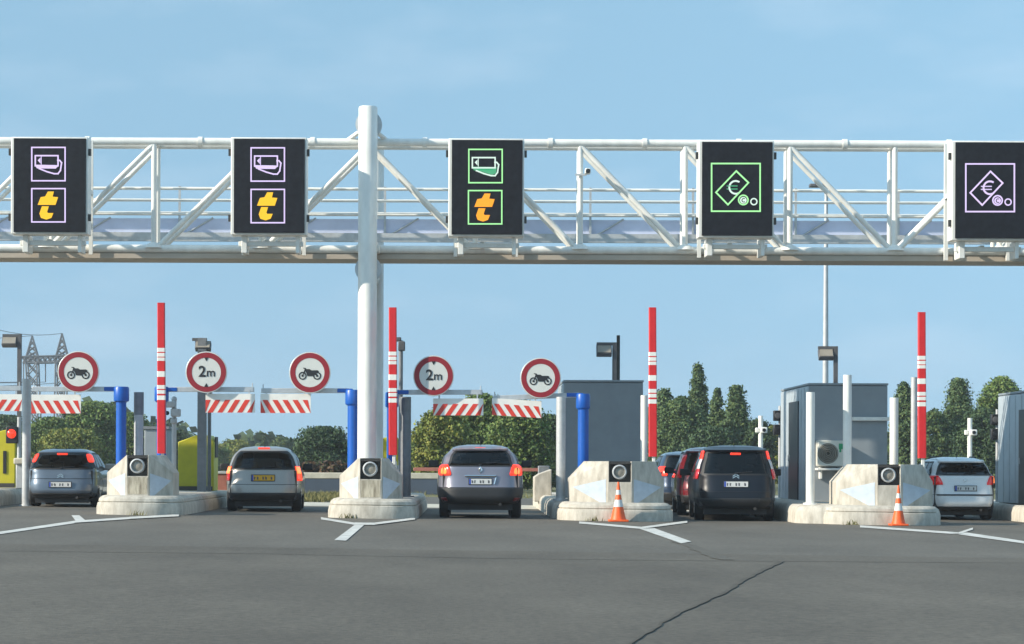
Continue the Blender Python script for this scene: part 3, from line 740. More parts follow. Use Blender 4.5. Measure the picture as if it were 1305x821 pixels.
# leaning concrete slab and kerb rubble on the island left of booth
a, b = P(681, 598, 56), P(703, 640, 56)
sb = MB(); sb.prism([Vector((a.x, 56, gz(a.x) + .2)), Vector((b.x, 56, gz(a.x) + .2)), Vector((b.x, 56, a.z)), Vector((a.x + .12, 56, a.z - .12)), Vector((a.x, 56, a.z - .2))], (0, 1.2, 0))
tag(sb.build('concrete_slab', concrete, bevel=.02, smooth=0), 'upright grey concrete slab left of the pale guard post', 'slab')

# ------------------------------------------------------------------ lamps
def floodlight(label, px, top, Y, arm_px, head, base='island', second=None, w=.06):
    p = P(px, top, Y); z0 = top_z(p.x) if base == 'island' else gz(p.x)
    r = thing('floodlight', (p.x, Y, z0), label, 'floodlight', 'floodlight posts')
    q = MB(); q.box((p.x, Y, (p.z + z0) / 2), (w * 1.6, w * 1.6, p.z - z0)); q.build('post', lamp_dark if w < .1 else post_dark, r)
    if second:
        s_ = P(second[0], second[1], Y + .15); q = MB(); q.box((s_.x, Y + .15, (s_.z + z0) / 2), (w * 1.3, w * 1.3, s_.z - z0)); q.build('stay', metal_dark, r)
    ap = P(arm_px, top, Y)
    q = MB(); q.box(((p.x + ap.x) / 2, Y, p.z - .035), (abs(p.x - ap.x) + w * 1.6, .07, .07)); q.box((ap.x, Y, p.z - .12), (.06, .06, .20)); q.build('arm', lamp_dark, r)
    x0, x1, y0, y1 = head; a, b = P(x0, y0, Y), P(x1, y1, Y); cc = (a + b) / 2
    rot = Matrix.Rotation(R(-32), 3, 'X')
    q = MB(); q.box(cc, (b.x - a.x, .16, (a.z - b.z) * 1.05), rot=rot); hd = q.build('lamp_head', lamp_dark, r, bevel=.015)
    q = MB(); q.box(cc + rot @ Vector((0, -.083, 0)), ((b.x - a.x) * .86, .01, (a.z - b.z) * .85), rot=rot); q.build('lamp_glass', lamp_glass, hd)
floodlight('floodlight on dark post at left edge near the pylon', 25, 426, 55, 6, (3, 22, 430, 442), base='island')
floodlight('floodlight on thick grey post behind the left 2 m sign', 258, 431, 52.6, 250.5, (249, 269, 436, 447), w=.125)
floodlight('floodlight with double post above plain grey booth', 783, 436.5, 53, 763, (760, 779.5, 439, 454), second=(788, 427.5))
floodlight('floodlight on thin post above booth with air conditioner', 1065, 441.5, 53, 1045, (1043, 1062, 444.5, 458.5))
c = P(267, 497, 52.9); r = thing('thin_post', (c.x, 52.9, top_z(c.x)), 'thin dark post just behind the thick grey lamp post', 'post')
q = MB(); q.tube((c.x, 52.9, top_z(c.x)), (c.x, 52.9, c.z), .045); q.build('shaft', post_dark, r)
q = MB(); q.tube((c.x, 52.9, c.z), (c.x, 52.9, c.z + .03), .055); q.build('cap', metal_dark, r)
# thin pole with camera right of gantry pole
c = P(511, 434, 53); r = thing('camera_pole', (c.x, 53, top_z(c.x)), 'thin dark pole with camera right of second red barrier', 'camera pole')
q = MB(); q.tube((c.x, 53, top_z(c.x)), (c.x, 53, c.z), .05); q.build('shaft', post_dark, r)
q = MB(); q.box((c.x + .02, 52.9, c.z - .14), (.16, .3, .22)); q.box((c.x - .05, 52.9, c.z + .02), (.12, .2, .1)); q.build('camera', lamp_dark, r, bevel=.02)
# tall mast
c = P(1053, 236, 70); r = thing('lighting_mast', (c.x, 70, gz(c.x)), 'very tall slim mast rising behind gantry above right booth', 'mast')
q = MB(); q.tube((c.x, 70, gz(c.x)), (c.x, 70, c.z), .115, .055, 14); q.build('shaft', post_grey, r)
q = MB(); q.box((c.x - .28, 70, c.z - .02), (.5, .3, .10)); q.build('lamp_head', lamp_dark, r, bevel=.02)
q = MB(); q.tube((c.x - .2, 70, c.z - .05), (c.x, 70, c.z - .25), .03); q.build('stay', post_grey, r)
# white camera posts in the lanes
def lane_cam(px, top, Y, label):
    c = P(px, top, Y); r = thing('lane_camera', (c.x, Y, gz(c.x)), label, 'camera post', 'white lane camera posts')
    q = MB(); q.tube((c.x, Y, gz(c.x)), (c.x, Y, c.z), .065); q.build('shaft', white_paint, r)
    q = MB(); q.box((c.x + .07, Y - .12, c.z - .40), (.18, .2, .16)); q.box((c.x - .1, Y - .02, c.z - .40), (.1, .1, .14)); q.build('camera', white_paint, r, bevel=.02)
    q = MB(); q.lathe((c.x + .07, Y - .22, c.z - .40), (0, -1, 0), [(0, .05), (.02, .045)]); q.build('lens', black, r)
lane_cam(969.5, 530, 62, 'white camera post beyond the dark minivan')
lane_cam(1236, 533, 62, 'white camera post beyond the silver estate car')
# dark lane signals fixed by the booths
def lane_signal(px, py, Y, label):
    c = P(px, py, Y); r = thing('lane_signal', (c.x, Y, top_z(c.x)), label, 'lane signal', 'dark lane signals beside booths')
    q = MB(); q.tube((c.x + .02, Y, top_z(c.x)), (c.x + .02, Y, c.z + .25), .04); q.build('post', post_grey, r)
    q = MB(); q.box((c.x - .05, Y - .04, c.z), (.2, .18, .26)); q.box((c.x - .05, Y - .04, c.z - .35), (.2, .18, .26)); q.build('housing', black, r, bevel=.02)
    for dz in (0, -.35):
        q = MB(); q.lathe((c.x - .05, Y - .13, c.z + dz), (0, -1, 0), [(0, .075), (.015, .07), (.02, .02)], m=black if dz else lamp_dark); q.build('lens', None, r)
lane_signal(993, 530, 56.0, 'dark two lamp signal at left side of air conditioner booth')
lane_signal(1270, 535, 54.2, 'dark two lamp signal at left side of rightmost booth')
# exit booms, lowered
def boom(x0, x1, y, Y, label):
    a, b = P(x0, y, Y), P(x1, y, Y); r = thing('exit_boom', (a.x, Y, gz(a.x)), label, 'exit barrier')
    q = MB(); q.box((a + b) / 2, (b.x - a.x, .06, .09)); q.build('arm', brick_red, r, bevel=.01)
    q = MB(); q.box((b.x + .1, Y, (b.z + .1 + gz(b.x)) / 2), (.3, .35, b.z + .1 - gz(b.x))); q.build('drive_cabinet', post_dark, r, bevel=.02)
boom(527, 688, 598.5, 58.5, 'lowered dull red exit barrier ahead of grey crossover car')

# ------------------------------------------------------------------ cars
def pchip(xs, ys):
    n = len(xs); h = [xs[i + 1] - xs[i] for i in range(n - 1)]; d = [(ys[i + 1] - ys[i]) / h[i] for i in range(n - 1)]
    m = [d[0]] + [0 if d[i - 1] * d[i] <= 0 else 2 * d[i - 1] * d[i] / (d[i - 1] + d[i]) for i in range(1, n - 1)] + [d[-1]]
    def f(x):
        x = max(xs[0], min(xs[-1], x)); i = 0
        while i < n - 2 and x > xs[i + 1]: i += 1
        t = (x - xs[i]) / h[i]; t2, t3 = t * t, t * t * t
        return (2 * t3 - 3 * t2 + 1) * ys[i] + (t3 - 2 * t2 + t) * h[i] * m[i] + (-2 * t3 + 3 * t2) * ys[i + 1] + (t3 - t2) * h[i] * m[i + 1]
    return f

def car(label, cat, cx, base, Wpx, Hpx, L, paint, rows, win, lights, plate, skirt, yaw=0.0, plate_m=None, extras=None, Y=None, brake=None, rails=False, spoiler=True, n_exp=5.5, bright=None, group='cars queuing in the toll lanes', H=None, W=None, wheel_r=.31, tint=None):
    g0 = G(cx, base)
    if Y is not None: g0 = P(cx, base, Y); g0.z = gz(g0.x)
    S = g0.y / F; W = W or Wpx * S; H = H or Hpx * S; hw = W / 2
    r = thing('car', g0, label, cat, group, rz=R(yaw))
    zs = [q[0] * H for q in rows]
    fw = pchip(zs, [q[1] * hw for q in rows]); fr = pchip(zs, [q[2] for q in rows]); ff = pchip(zs, [L - q[3] for q in rows])
    def shape(z): w, a, b = fw(z), fr(z), ff(z); return w, (a + b) / 2, (b - a) / 2
    ne = n_exp
    def rear(u, z, off=0.0, sgn=-1):
        w, yc, l = shape(z); u = max(-.999, min(.999, u))
        f = lambda q, zz: (shape(zz)[0] * q, shape(zz)[1] + sgn * shape(zz)[2] * (1 - abs(q) ** ne) ** (1 / ne), zz)
        p = Vector(f(u, z))
        if off:
            e = .004; du = Vector(f(min(.999, u + e), z)) - Vector(f(max(-.999, u - e), z)); dz = Vector(f(u, min(zs[-1], z + .006))) - Vector(f(u, max(zs[0], z - .006)))
            n = du.cross(dz).normalized()
            if n.y * sgn < 0: n = -n
            p = p + n * off
        return p
    def side(s, y, z, off=0.0):
        w, yc, l = shape(z); t = max(-.999, min(.999, (y - yc) / l)); return Vector((s * (w * (1 - abs(t) ** ne) ** (1 / ne) + off), y, z))
    # body shell: evenly sampled outline, faces left open behind the panes
    nR, nS = 30, 48; e0 = .5 ** (1 / ne); nz = 46
    ul = [-e0 + 2 * e0 * i / nR for i in range(nR)]; vl = [-e0 + 2 * e0 * i / nS for i in range(nS)]
    prm = [('r', u) for u in ul] + [('p', v) for v in vl] + [('f', -u) for u in ul] + [('m', -v) for v in vl]
    wz0, wz1, wu0, wu1 = win
    zb_, zt_ = max(.60, win[0]) * H, .93 * H
    ya = fr(zt_) + .30; yb_ = ff(zt_) - .12; yA = fr(zb_) + .32; yB = ff(zb_) - .55
    SIDE = ((.02, .26), (.29, .60), (.63, .97))
    def open_at(kind, q, z):
        w, yc, l = shape(z)
        if kind == 'r':
            t = (z / H - wz0) / (wz1 - wz0); return .07 < t < .93 and abs(q) < (wu0 + (wu1 - wu0) * t) * .945
        if kind == 'f':
            t = (z / H - wz0) / (.93 - wz0); return .07 < t < .93 and abs(q) < .88 * .945
        t = (z - zb_) / (zt_ - zb_)
        if not .09 < t < .91: return False
        y = yc + l * q; A = yA + (ya - yA) * t; B = yB + (yb_ - yB) * t; f_ = (y - A) / (B - A)
        return any(p0 + .025 < f_ < p1 - .025 for p0, p1 in SIDE)
    b = MB(); N = len(prm); rings = []; zl = [zs[0] + (zs[-1] - zs[0]) * k / nz for k in range(nz + 1)]
    for z in zl:
        w, yc, l = shape(z); ring = []
        for kd, q in prm:
            if kd in 'rf': ring.append(b.bm.verts.new((w * q, yc + (-1 if kd == 'r' else 1) * l * (1 - abs(q) ** ne) ** (1 / ne), z)))
            else: ring.append(b.bm.verts.new(((1 if kd == 'p' else -1) * w * (1 - abs(q) ** ne) ** (1 / ne), yc + l * q, z)))
        rings.append(ring)
    stp = {'r': e0 / nR, 'f': -e0 / nR, 'p': e0 / nS, 'm': -e0 / nS}
    for k in range(nz):
        for i in range(N):
            kd, q = prm[i]
            if open_at(kd, q + stp[kd], (zl[k] + zl[k + 1]) / 2): continue
            j = (i + 1) % N; b.bm.faces.new((rings[k][i], rings[k][j], rings[k + 1][j], rings[k + 1][i]))
    b.bm.faces.new(rings[-1]); b.bm.faces.new(rings[0][::-1])
    bmesh.ops.delete(b.bm, geom=[v for v in b.bm.verts if not v.link_faces], context='VERTS')
    b.build('body', paint, r, smooth=28, local=True)
    gm = tint or glass_tint
    def pane(name, rw):
        q = MB(); vs_ = [[q.bm.verts.new(p) for p in row] for row in rw]; q.mats = [gm, trim_black]
        for k in range(len(rw) - 1):
            for i in range(len(rw[0]) - 1):
                f_ = q.bm.faces.new((vs_[k][i], vs_[k][i + 1], vs_[k + 1][i + 1], vs_[k + 1][i]))
                f_.material_index = 1 if k in (0, len(rw) - 2) or i in (0, len(rw[0]) - 2) else 0
        return q.build(name, None, r, smooth=40, local=True)
    # cabin: tub, seats and head restraints behind the panes
    zt2 = wz0 * H - .02; y0c, y1c = fr(zt2) + .10, ff(zt2) - .22
    q = MB(); q.box((0, (y0c + y1c) / 2, (zs[0] + .05 + zt2) / 2), (W * .86, y1c - y0c, zt2 - zs[0] - .05)); q.build('cabin_floor', cabin_dark, r, local=True)
    for yy, hs, top_, xs_ in ((y0c + .62, .14, .26, (-.30, .30)), (y0c + 1.55, .20, .40, (-.24, .24))):
        for sx in xs_:
            q = MB(); q.box((sx * W, yy, zt2 + hs / 2), (W * .25, .14, hs)); q.box((sx * W, yy + .01, zt2 + top_ - .07), (W * .14, .10, .15)); q.tube((sx * W, yy, zt2 + hs - .01), (sx * W, yy, zt2 + top_ - .1), .02)
            q.build('seat', cabin_seat, r, local=True, bevel=.03)
    def rpatch(name, z0, z1, u0, u1, m, off=.008, nz=8, nu=14, sgn=-1, parent=r, corner=0.0, solid=.014):
        """patch on the rear (or front) skin; u0, u1 numbers or functions of t"""
        q = MB(); rw = []
        for k in range(nz + 1):
            t = k / nz; z = z0 + (z1 - z0) * t; a = u0(t) if callable(u0) else u0; c_ = u1(t) if callable(u1) else u1
            if corner:
                e = min(t, 1 - t) * (z1 - z0); sh = corner * (1 - math.sqrt(max(0, 1 - (1 - min(1, e / .06)) ** 2)))
                a += sh; c_ -= sh
            rw.append([rear(a + (c_ - a) * i / nu, z, off, sgn) for i in range(nu + 1)])
        q.grid(rw); return q.build(name, m, parent, smooth=40, local=True, solid=solid)
    # rear window
    z0, z1, u0, u1 = win
    pane('rear_window', [[rear((u0 + (u1 - u0) * k / 14) * (2 * i / 26 - 1) * (1 - .035 * (k in (0, 14))), (z0 + (z1 - z0) * k / 14) * H, .007) for i in range(27)] for k in range(15)])
    pane('windscreen', [[rear(.88 * (2 * i / 24 - 1), (z0 + (.93 - z0) * k / 14) * H, .007, 1) for i in range(25)] for k in range(15)])
    for s in (-1, 1):
        rpatch('headlight', .46 * H, .56 * H, s * .62, s * .97, lens_white, sgn=1)
    # side windows
    for s in (-1, 1):
        for a, c_ in SIDE:
            rw = []
            for k in range(10):
                t = k / 9; z = zb_ + (zt_ - zb_) * t; A = yA + (ya - yA) * t; B = yB + (yb_ - yB) * t
                rw.append([side(s, A + (B - A) * (a + (c_ - a) * i / 10), z, .006) for i in range(11)])
            pane('side_window', rw)
    # skirt / bumper plastic
    if skirt:
        rpatch('bumper_trim', zs[0] + .01, skirt * H, -.975, .975, trim_black, off=.010, nu=40)
    # wheels with arches
    for s in (-1, 1):
        for yy in (.86, L - .84):
            q = MB(); cpt = []; Rr = wheel_r + .045
            ctr = [side(s, yy, max(zs[0], wheel_r), .003)]
            rg = [side(s, yy + math.cos(2 * math.pi * i / 28) * Rr, max(zs[0] + .005, wheel_r + math.sin(2 * math.pi * i / 28) * Rr), .004) for i in range(28)]
            q.faces(ctr + rg, [(0, 1 + i, 1 + (i + 1) % 28) for i in range(28)]); q.build('wheel_arch', trim_black, r, local=True)
            xo = (side(s, yy, max(zs[0], wheel_r)).x + s * hw) / 2 + s * .008; tw = .225
            wr = wheel_r
            q = MB(); q.lathe((xo - s * tw, yy, wr), (s, 0, 0), [(0, wr * .70), (.01, wr * .94), (.035, wr), (tw - .035, wr), (tw - .01, wr * .94), (tw, wr * .70), (tw - .02, wr * .66)], n=32, m=rubber)
            ty = q.build('wheel', None, r, local=True)
            q = MB(); q.lathe((xo - s * .05, yy, wr), (s, 0, 0), [(0, wr * .67), (.035, wr * .67), (.03, wr * .60), (.012, wr * .56), (.02, wr * .2), (.04, wr * .16), (.045, .01)], n=32, m=rim)
            for k in range(5):
                a_ = 2 * math.pi * k / 5; rot = Matrix.Rotation(a_, 3, 'X'); q.box(Vector((xo - s * .018, yy, wr)) + rot @ Vector((0, 0, wr * .38)), (.03, .055, wr * .42), rim, rot)
            q.build('rim', None, ty, local=True)
    # underbody between the wheels
    q = MB(); q.box((0, L / 2, zs[0] - .05), (W * .74, L * .86, .15)); q.build('underbody', trim_black, r, local=True)
    q = MB(); q.tube((hw * .45, .05, zs[0] + .0), (hw * .45, .4, zs[0]), .03); q.build('exhaust', metal_dark, r, local=True)
    # lights
    for li in lights:
        z0, z1, ui, uo, lean, mm, nm = li
        for s in (-1, 1):
            m_ = mm[0] if (s < 0) else mm[-1]
            rpatch(nm, z0 * H, z1 * H, (lambda t, s=s: s * (ui + lean * t)) if s > 0 else (lambda t, s=s: -(uo)), (lambda t, s=s: uo) if s > 0 else (lambda t, s=s: -(ui + lean * t)), m_, off=.013 if 'core' not in nm else .019, nz=6, nu=8, corner=.03 if ui + .12 < uo else 0)
    # third brake lamp
    if brake:
        z, w_ = brake; p = rear(0, z * H, .0)
        q = MB(); q.box(p + Vector((0, -.012, 0)), (w_, .05, .045)); q.build('brake_lamp', brake_lit, r, local=True, bevel=.008)
    if spoiler:
        zt = win[1] * H + .02; p = rear(0, zt); q = MB(); rw = []
        for d_, dz in ((.10, .045), (.0, .035), (-.10, .012), (-.09, -.012), (.05, -.02)):
            rw.append([Vector((fw(zt) * .93 * u, rear(u * .93, zt).y + d_, zt + dz)) for u in [i / 8 - 1 for i in range(17)]])
        q.grid(rw); q.build('spoiler', paint, r, local=True, solid=.01)
    # number plate
    z, pw, ph = plate; p = rear(0, z * H)
    q = MB(); q.box(p + Vector((0, -.018, 0)), (pw + .03, .02, ph + .03), trim_black); q.box(p + Vector((0, -.030, 0)), (pw, .01, ph), plate_m or plate_white)
    q.box(p + Vector((-pw * .46, -.0335, 0)), (pw * .075, .006, ph * .98), plate_blue)
    rnd = random.Random(int(cx))
    for i in range(7):
        if i in (2, 5) : continue
        xx = -pw * .36 + i * pw * .122
        q.box(p + Vector((xx, -.0345, ph * .12)), (pw * .07, .006, ph * .16), plate_ink); q.box(p + Vector((xx + (rnd.random() - .5) * .02, -.0345, -ph * .14)), (pw * .05, .006, ph * .34), plate_ink)
        q.box(p + Vector((xx - pw * .025, -.0346, .0)), (pw * .018, .006, ph * .56), plate_ink)
    q.build('number_plate', None, r, local=True)
    # mirrors, wiper, aerial, handle
    ym = ff(zb_) - 1.15 if L > 4 else ff(zb_) - 1.0
    for s in (-1, 1):
        x0 = abs(side(s, ym, zb_).x)
        q = MB(); q.box((s * (x0 + .13), ym, zb_ + .06), (.22, .12, .15)); q.box((s * (x0 + .02), ym + .02, zb_ + .01), (.10, .06, .05)); q.build('mirror', bright or trim_black, r, local=True, bevel=.03)
    p = rear(.02, (win[0] + .03) * H, .02); p2 = rear(.40, (win[0] + .045) * H, .022)
    q = MB(); q.tube(p, p2, .009); q.lathe(rear(0, (win[0] + .02) * H, .0), (0, -1, .3), [(0, .03), (.04, .02)]); q.build('wiper', black, r, local=True)
    zr_ = .985 * H; yy = fr(zr_) + .25
    q = MB(); q.tube((0, yy, H - .01), (0, yy - .12, H + .13), .008, .004, 8); q.build('aerial', black, r, local=True)
    if rails:
        for s in (-1, 1):
            q = MB(); w_ = fw(.965 * H); q.tube((s * w_ * .93, fr(.96 * H) + .5, .972 * H + .04), (s * w_ * .93, ff(.96 * H) - .5, .972 * H + .04), .018, None, 8)
            q.build('roof_rail', trim_black, r, local=True)
    if extras: extras(r, rear, rpatch, H, hw, fr, fw)
    # bumper seam
    q = MB()
    for i in range(24):
        a, c_ = rear(-.95 + 1.9 * i / 24, (plate[0] - .10 if plate[0] > .44 else plate[0] + .10) * H, .002), rear(-.95 + 1.9 * (i + 1) / 24, (plate[0] - .10 if plate[0] > .44 else plate[0] + .10) * H, .002)
        q.tube(a, c_, .006, None, 6)
    q.build('panel_gap', black, r, local=True)
    return r

def rows(bw=.985, belt=.66, slope=.30, roof_w=.66, hoodL=1.05, cowl=.60, top=.78, low=.165, bulge=0.0):
    """(z fraction, half-width fraction, rear set-back, front set-back)"""
    return [(low, .84, .13, .22), (low + .05, .93, .04, .10), (.28, .975, 0.0, .02), (.38, 1.0, .01, 0.0), (.47, 1.0, .045 + bulge, .05), (.55, .99, .07 + bulge, .22),
            (cowl, .975, .09 + bulge, hoodL), (belt, .955, .11 + bulge, hoodL + .16), (.74, .905, .13 + slope * .30, hoodL + .40), (.84, .835, .13 + slope * .70, hoodL + .70),
            (.915, top, .14 + slope * 1.05, hoodL + .98), (.955, roof_w + .04, .20 + slope * 1.3, hoodL + 1.2), (.985, roof_w - .10, .42 + slope * 1.3, hoodL + 1.5), (1.0, .30, .95 + slope, hoodL + 1.75)]

p_grey = mat('paint_grey', (0.225, 0.215, 0.255), 0.32, 0.45, var=0.03, coat=0.8)
p_blue = mat('paint_slate_blue', (0.12, 0.155, 0.20), 0.35, 0.35, var=0.03, coat=0.8)
p_silver = mat('paint_silver_grey', (0.34, 0.32, 0.29), 0.35, 0.4, var=0.03, coat=0.7)
p_navy = mat('paint_navy', (0.004, 0.005, 0.010), 0.35, 0.0, var=0.03, coat=0.3, spec=.35)
p_red = mat('paint_red', (0.16, 0.008, 0.012), 0.3, 0.15, var=0.03, coat=1.0)
p_darkblue = mat('paint_dark_blue', (0.02, 0.04, 0.08), 0.3, 0.3, var=0.03, coat=1.0)
p_light = mat('paint_light_silver', (0.74, 0.75, 0.75), 0.32, 0.05, var=0.03, coat=0.8)

def badge(z, kind):
    def f(r, rear, rpatch, H, hw, fr, fw):
        p = rear(0, z * H, .012); q = MB()
        if kind == 'diamond':
            o = [(0, .075), (.048, 0), (0, -.075), (-.048, 0)]; i = [(0, .038), (.022, 0), (0, -.038), (-.022, 0)]
            vs = [p + Vector((x, -.004, y)) for x, y in o + i]; q.faces(vs, [(k, (k + 1) % 4, 4 + (k + 1) % 4, 4 + k) for k in range(4)])
        elif kind == 'chevron':
            for dz in (0, -.04):
                for s in (-1, 1): q.box(p + Vector((s * .035, -.004, dz)), (.08, .01, .02), rot=Matrix.Rotation(R(32 * s), 3, 'Y'))
        else: q.lathe(p, (0, -1, 0), [(0, .04), (.008, .036)])
        q.build('badge', chrome, r, local=True, solid=.008 if kind == 'diamond' else 0)
    return f
def capt(r, rear, rpatch, H, hw, fr, fw):
    badge(.655, 'diamond')(r, rear, rpatch, H, hw, fr, fw)
    q = MB()
    for i in range(14):
        a, c_ = rear(-.36 + .72 * i / 14, .575 * H, .02), rear(-.36 + .72 * (i + 1) / 14, .575 * H, .02); q.tube(a, c_, .022, None, 8)
    for s in (1,): q.tube(rear(.36, .55 * H, .02), rear(.315, .46 * H, .02), .014, None, 8)
    q.build('chrome_strip', chrome, r, local=True)
    for s in (-1, 1):
        rpatch('fog_reflector', .25 * H, .285 * H, s * .78, s * .90, lens_dark, off=.022)
car('grey crossover car in the centre lane with its brake lights on', 'car', 612, 661.3, 112, 95, 4.12, p_grey, rows(slope=.30, roof_w=.60, top=.71, belt=.70, cowl=.64, low=.195), (.70, .915, .80, .82),
    [(.58, .72, .66, .965, .10, (brake_lit, brake_lit), 'tail_light'), (.60, .685, .76, .90, .04, (brake_hot, brake_hot), 'light_core')], (.50, .46, .11), .42, tint=glass_privacy, extras=capt, brake=(.945, .22), bright=None, wheel_r=.335)
def c3x(r, rear, rpatch, H, hw, fr, fw): badge(.545, 'chevron')(r, rear, rpatch, H, hw, fr, fw)
car('slate blue hatchback in the far left lane', 'car', 76.5, 646.5, 92, 75, 3.75, p_blue, rows(slope=.20, roof_w=.64, top=.76, belt=.66), (.64, .93, .97, .92),
    [(.76, .90, .81, .965, .0, (brake_lit, brake_lit), 'tail_light')], (.385, .50, .11), .24, yaw=1.5, extras=c3x, brake=(.905, .24), bright=p_silver, spoiler=False)
car('silver grey minivan with a yellow number plate', 'car', 335, 652.5, 99, 84, 4.3, p_silver, rows(slope=.26, roof_w=.60, top=.72, belt=.64), (.64, .925, .90, .88),
    [(.47, .69, .86, .975, .0, (lens_red, brake_lit), 'tail_light'), (.58, .68, .87, .96, 0, (brake_hot, brake_hot), 'light_core')], (.515, .50, .12), .29, yaw=3.0, plate_m=plate_yellow, brake=(.965, .26), spoiler=False)
def c4p(r, rear, rpatch, H, hw, fr, fw):
    badge(.60, 'chevron')(r, rear, rpatch, H, hw, fr, fw)
    for s in (-1, 1):
        rpatch('reversing_light',   .68 * H, .81 * H, s * .89, s * .965, lens_white, off=.016)
        rpatch('fog_reflector', .26 * H, .285 * H, s * .55, s * .88, trim_black, off=.02)
car('navy blue minivan with tall tail lights in right queue', 'car', 938, 664.3, 108, 97, 4.4, p_navy, rows(slope=.16, roof_w=.68, top=.80, belt=.64), (.60, .915, .84, .86),
    [(.55, .68, .885, .975, .0, (lens_red, lens_red), 'tail_light'), (.81, .92, .895, .97, .0, (brake_lit, brake_lit), 'brake_light')], (.485, .50, .11), .30, yaw=-3.4, tint=glass_privacy, extras=c4p, brake=(.885, .22))
car('red people carrier mostly hidden behind the navy minivan', 'car', 912, 652, 100, 92, 4.4, p_red, rows(slope=.18, roof_w=.68, top=.80, belt=.64), (.62, .915, .84, .86),
    [(.55, .88, .86, .975, .0, (lens_red, lens_red), 'tail_light')], (.485, .50, .11), .30, yaw=-3.0, Y=51.4, H=1.60, W=1.80)
car('dark blue car furthest ahead, right of third red barrier', 'car', 880, 645, 86, 75, 4.2, p_darkblue, rows(slope=.22, roof_w=.64, top=.76, belt=.66), (.66, .92, .86, .86),
    [(.58, .74, .66, .965, .1, (brake_lit, brake_lit), 'tail_light')], (.485, .50, .11), .30, Y=58, H=1.53, W=1.76)
def p308(r, rear, rpatch, H, hw, fr, fw):
    badge(.635, 'lion')(r, rear, rpatch, H, hw, fr, fw)
    rpatch('bumper_trim', .39 * H, .41 * H, -.8, .8, trim_black, off=.012, nu=30)
car('light silver estate car in the rightmost lane', 'car', 1231, 663.5, 88, 81, 4.5, p_light, rows(slope=.28, roof_w=.62, top=.74, belt=.70, cowl=.62), (.705, .91, .86, .84),
    [(.56, .70, .62, .97, .14, (lens_red, lens_red), 'tail_light'), (.59, .69, .84, .96, 0, (lens_red, brake_hot), 'light_core')], (.505, .48, .10), .22, extras=p308, brake=(.935, .30), rails=True, bright=p_light)

# ------------------------------------------------------------------ far wall, fence and hedge beyond the plaza
def prism_thing(name, x0, x1, y, d, z0, z1, m, label, cat, bevel=.02):
    q = MB(); q.box(((x0 + x1) / 2, y + d / 2, (z0 + z1) / 2), (x1 - x0, d, z1 - z0)); return tag(q.build(name, m, bevel=bevel), label, cat)
wall_dark = mat('wall_slate', (0.055, 0.075, 0.105), 0.8, var=0.15, scale=.8)
xa, xb = P(378, 600, 80).x, P(575, 600, 80).x
w = thing('retaining_wall', ((xa + xb) / 2, 80, gz(xa)), 'low dark slate wall with pale coping beyond the centre lanes', 'wall')
zt = P(400, 610, 80).z; q = MB(); q.box(((xa + xb) / 2, 80.2, (zt + gz(xa) - .05) / 2), (xb - xa, .4, zt - gz(xa) + .05)); q.build('wall', wall_dark, w)
zc = P(400, 602.5, 80).z; q = MB(); q.box(((xa + xb) / 2, 80.22, (zt + zc) / 2 + .002), (xb - xa, .48, zc - zt)); q.build('coping', pale_conc, w, bevel=.02)

# ------------------------------------------------------------------ vegetation
def leafmat(name, c, c2):
    m = mat(name, c, 0.7, var=0.25, scale=1.3, col2=c2, spec=.25)
    return m
LV = {'oak': [leafmat('leaf_oak_a', (0.0690, 0.1176, 0.0288), (0.1036, 0.1669, 0.0412)), leafmat('leaf_oak_b', (0.0872, 0.1355, 0.0313), (0.1237, 0.1735, 0.0451)), leafmat('leaf_oak_c', (0.1113, 0.1487, 0.0343), (0.1571, 0.1858, 0.0468))],
      'olive': [leafmat('leaf_olive_a', (0.1036, 0.1374, 0.0247), (0.1468, 0.1765, 0.0371)), leafmat('leaf_olive_b', (0.1454, 0.1652, 0.0313), (0.2035, 0.2148, 0.0434)), leafmat('leaf_olive_c', (0.1962, 0.1933, 0.0391), (0.2486, 0.2379, 0.0468))],
      'dark': [leafmat('leaf_dark_a', (0.0293, 0.0599, 0.0279), (0.0439, 0.0798, 0.0349)), leafmat('leaf_dark_b', (0.0394, 0.0700, 0.0294), (0.0555, 0.0910, 0.0353)), leafmat('leaf_dark_c', (0.0554, 0.0857, 0.0318), (0.0721, 0.1071, 0.0397))],
      'poplar': [leafmat('leaf_poplar_a', (0.0512, 0.0931, 0.0384), (0.0731, 0.1197, 0.0454)), leafmat('leaf_poplar_b', (0.0678, 0.1092, 0.0382), (0.0924, 0.1330, 0.0470)), leafmat('leaf_poplar_c', (0.0887, 0.1260, 0.0397), (0.1164, 0.1512, 0.0476))],
      'rust': [leafmat('leaf_rust_a', (0.0805, 0.0499, 0.0314), (0.1024, 0.0582, 0.0349)), leafmat('leaf_rust_b', (0.0986, 0.0630, 0.0323), (0.1232, 0.0700, 0.0382)), leafmat('leaf_rust_c', (0.0665, 0.0693, 0.0265), (0.0887, 0.0882, 0.0318))]}
def rprof(kind):
    if kind == 'columnar': return pchip([0, .06, .2, .5, .8, .93, 1.0], [.45, .8, 1.0, .92, .55, .30, .04])
    if kind == 'cone': return pchip([0, .08, .25, .55, .85, 1.0], [.7, .95, 1.0, .66, .25, .02])
    if kind == 'hedge': return pchip([0, .1, .6, .9, 1.0], [.95, 1.0, .98, .8, .3])
    return pchip([0, .1, .3, .6, .85, .95, 1.0], [.45, .75, .97, 1.0, .72, .45, .06])
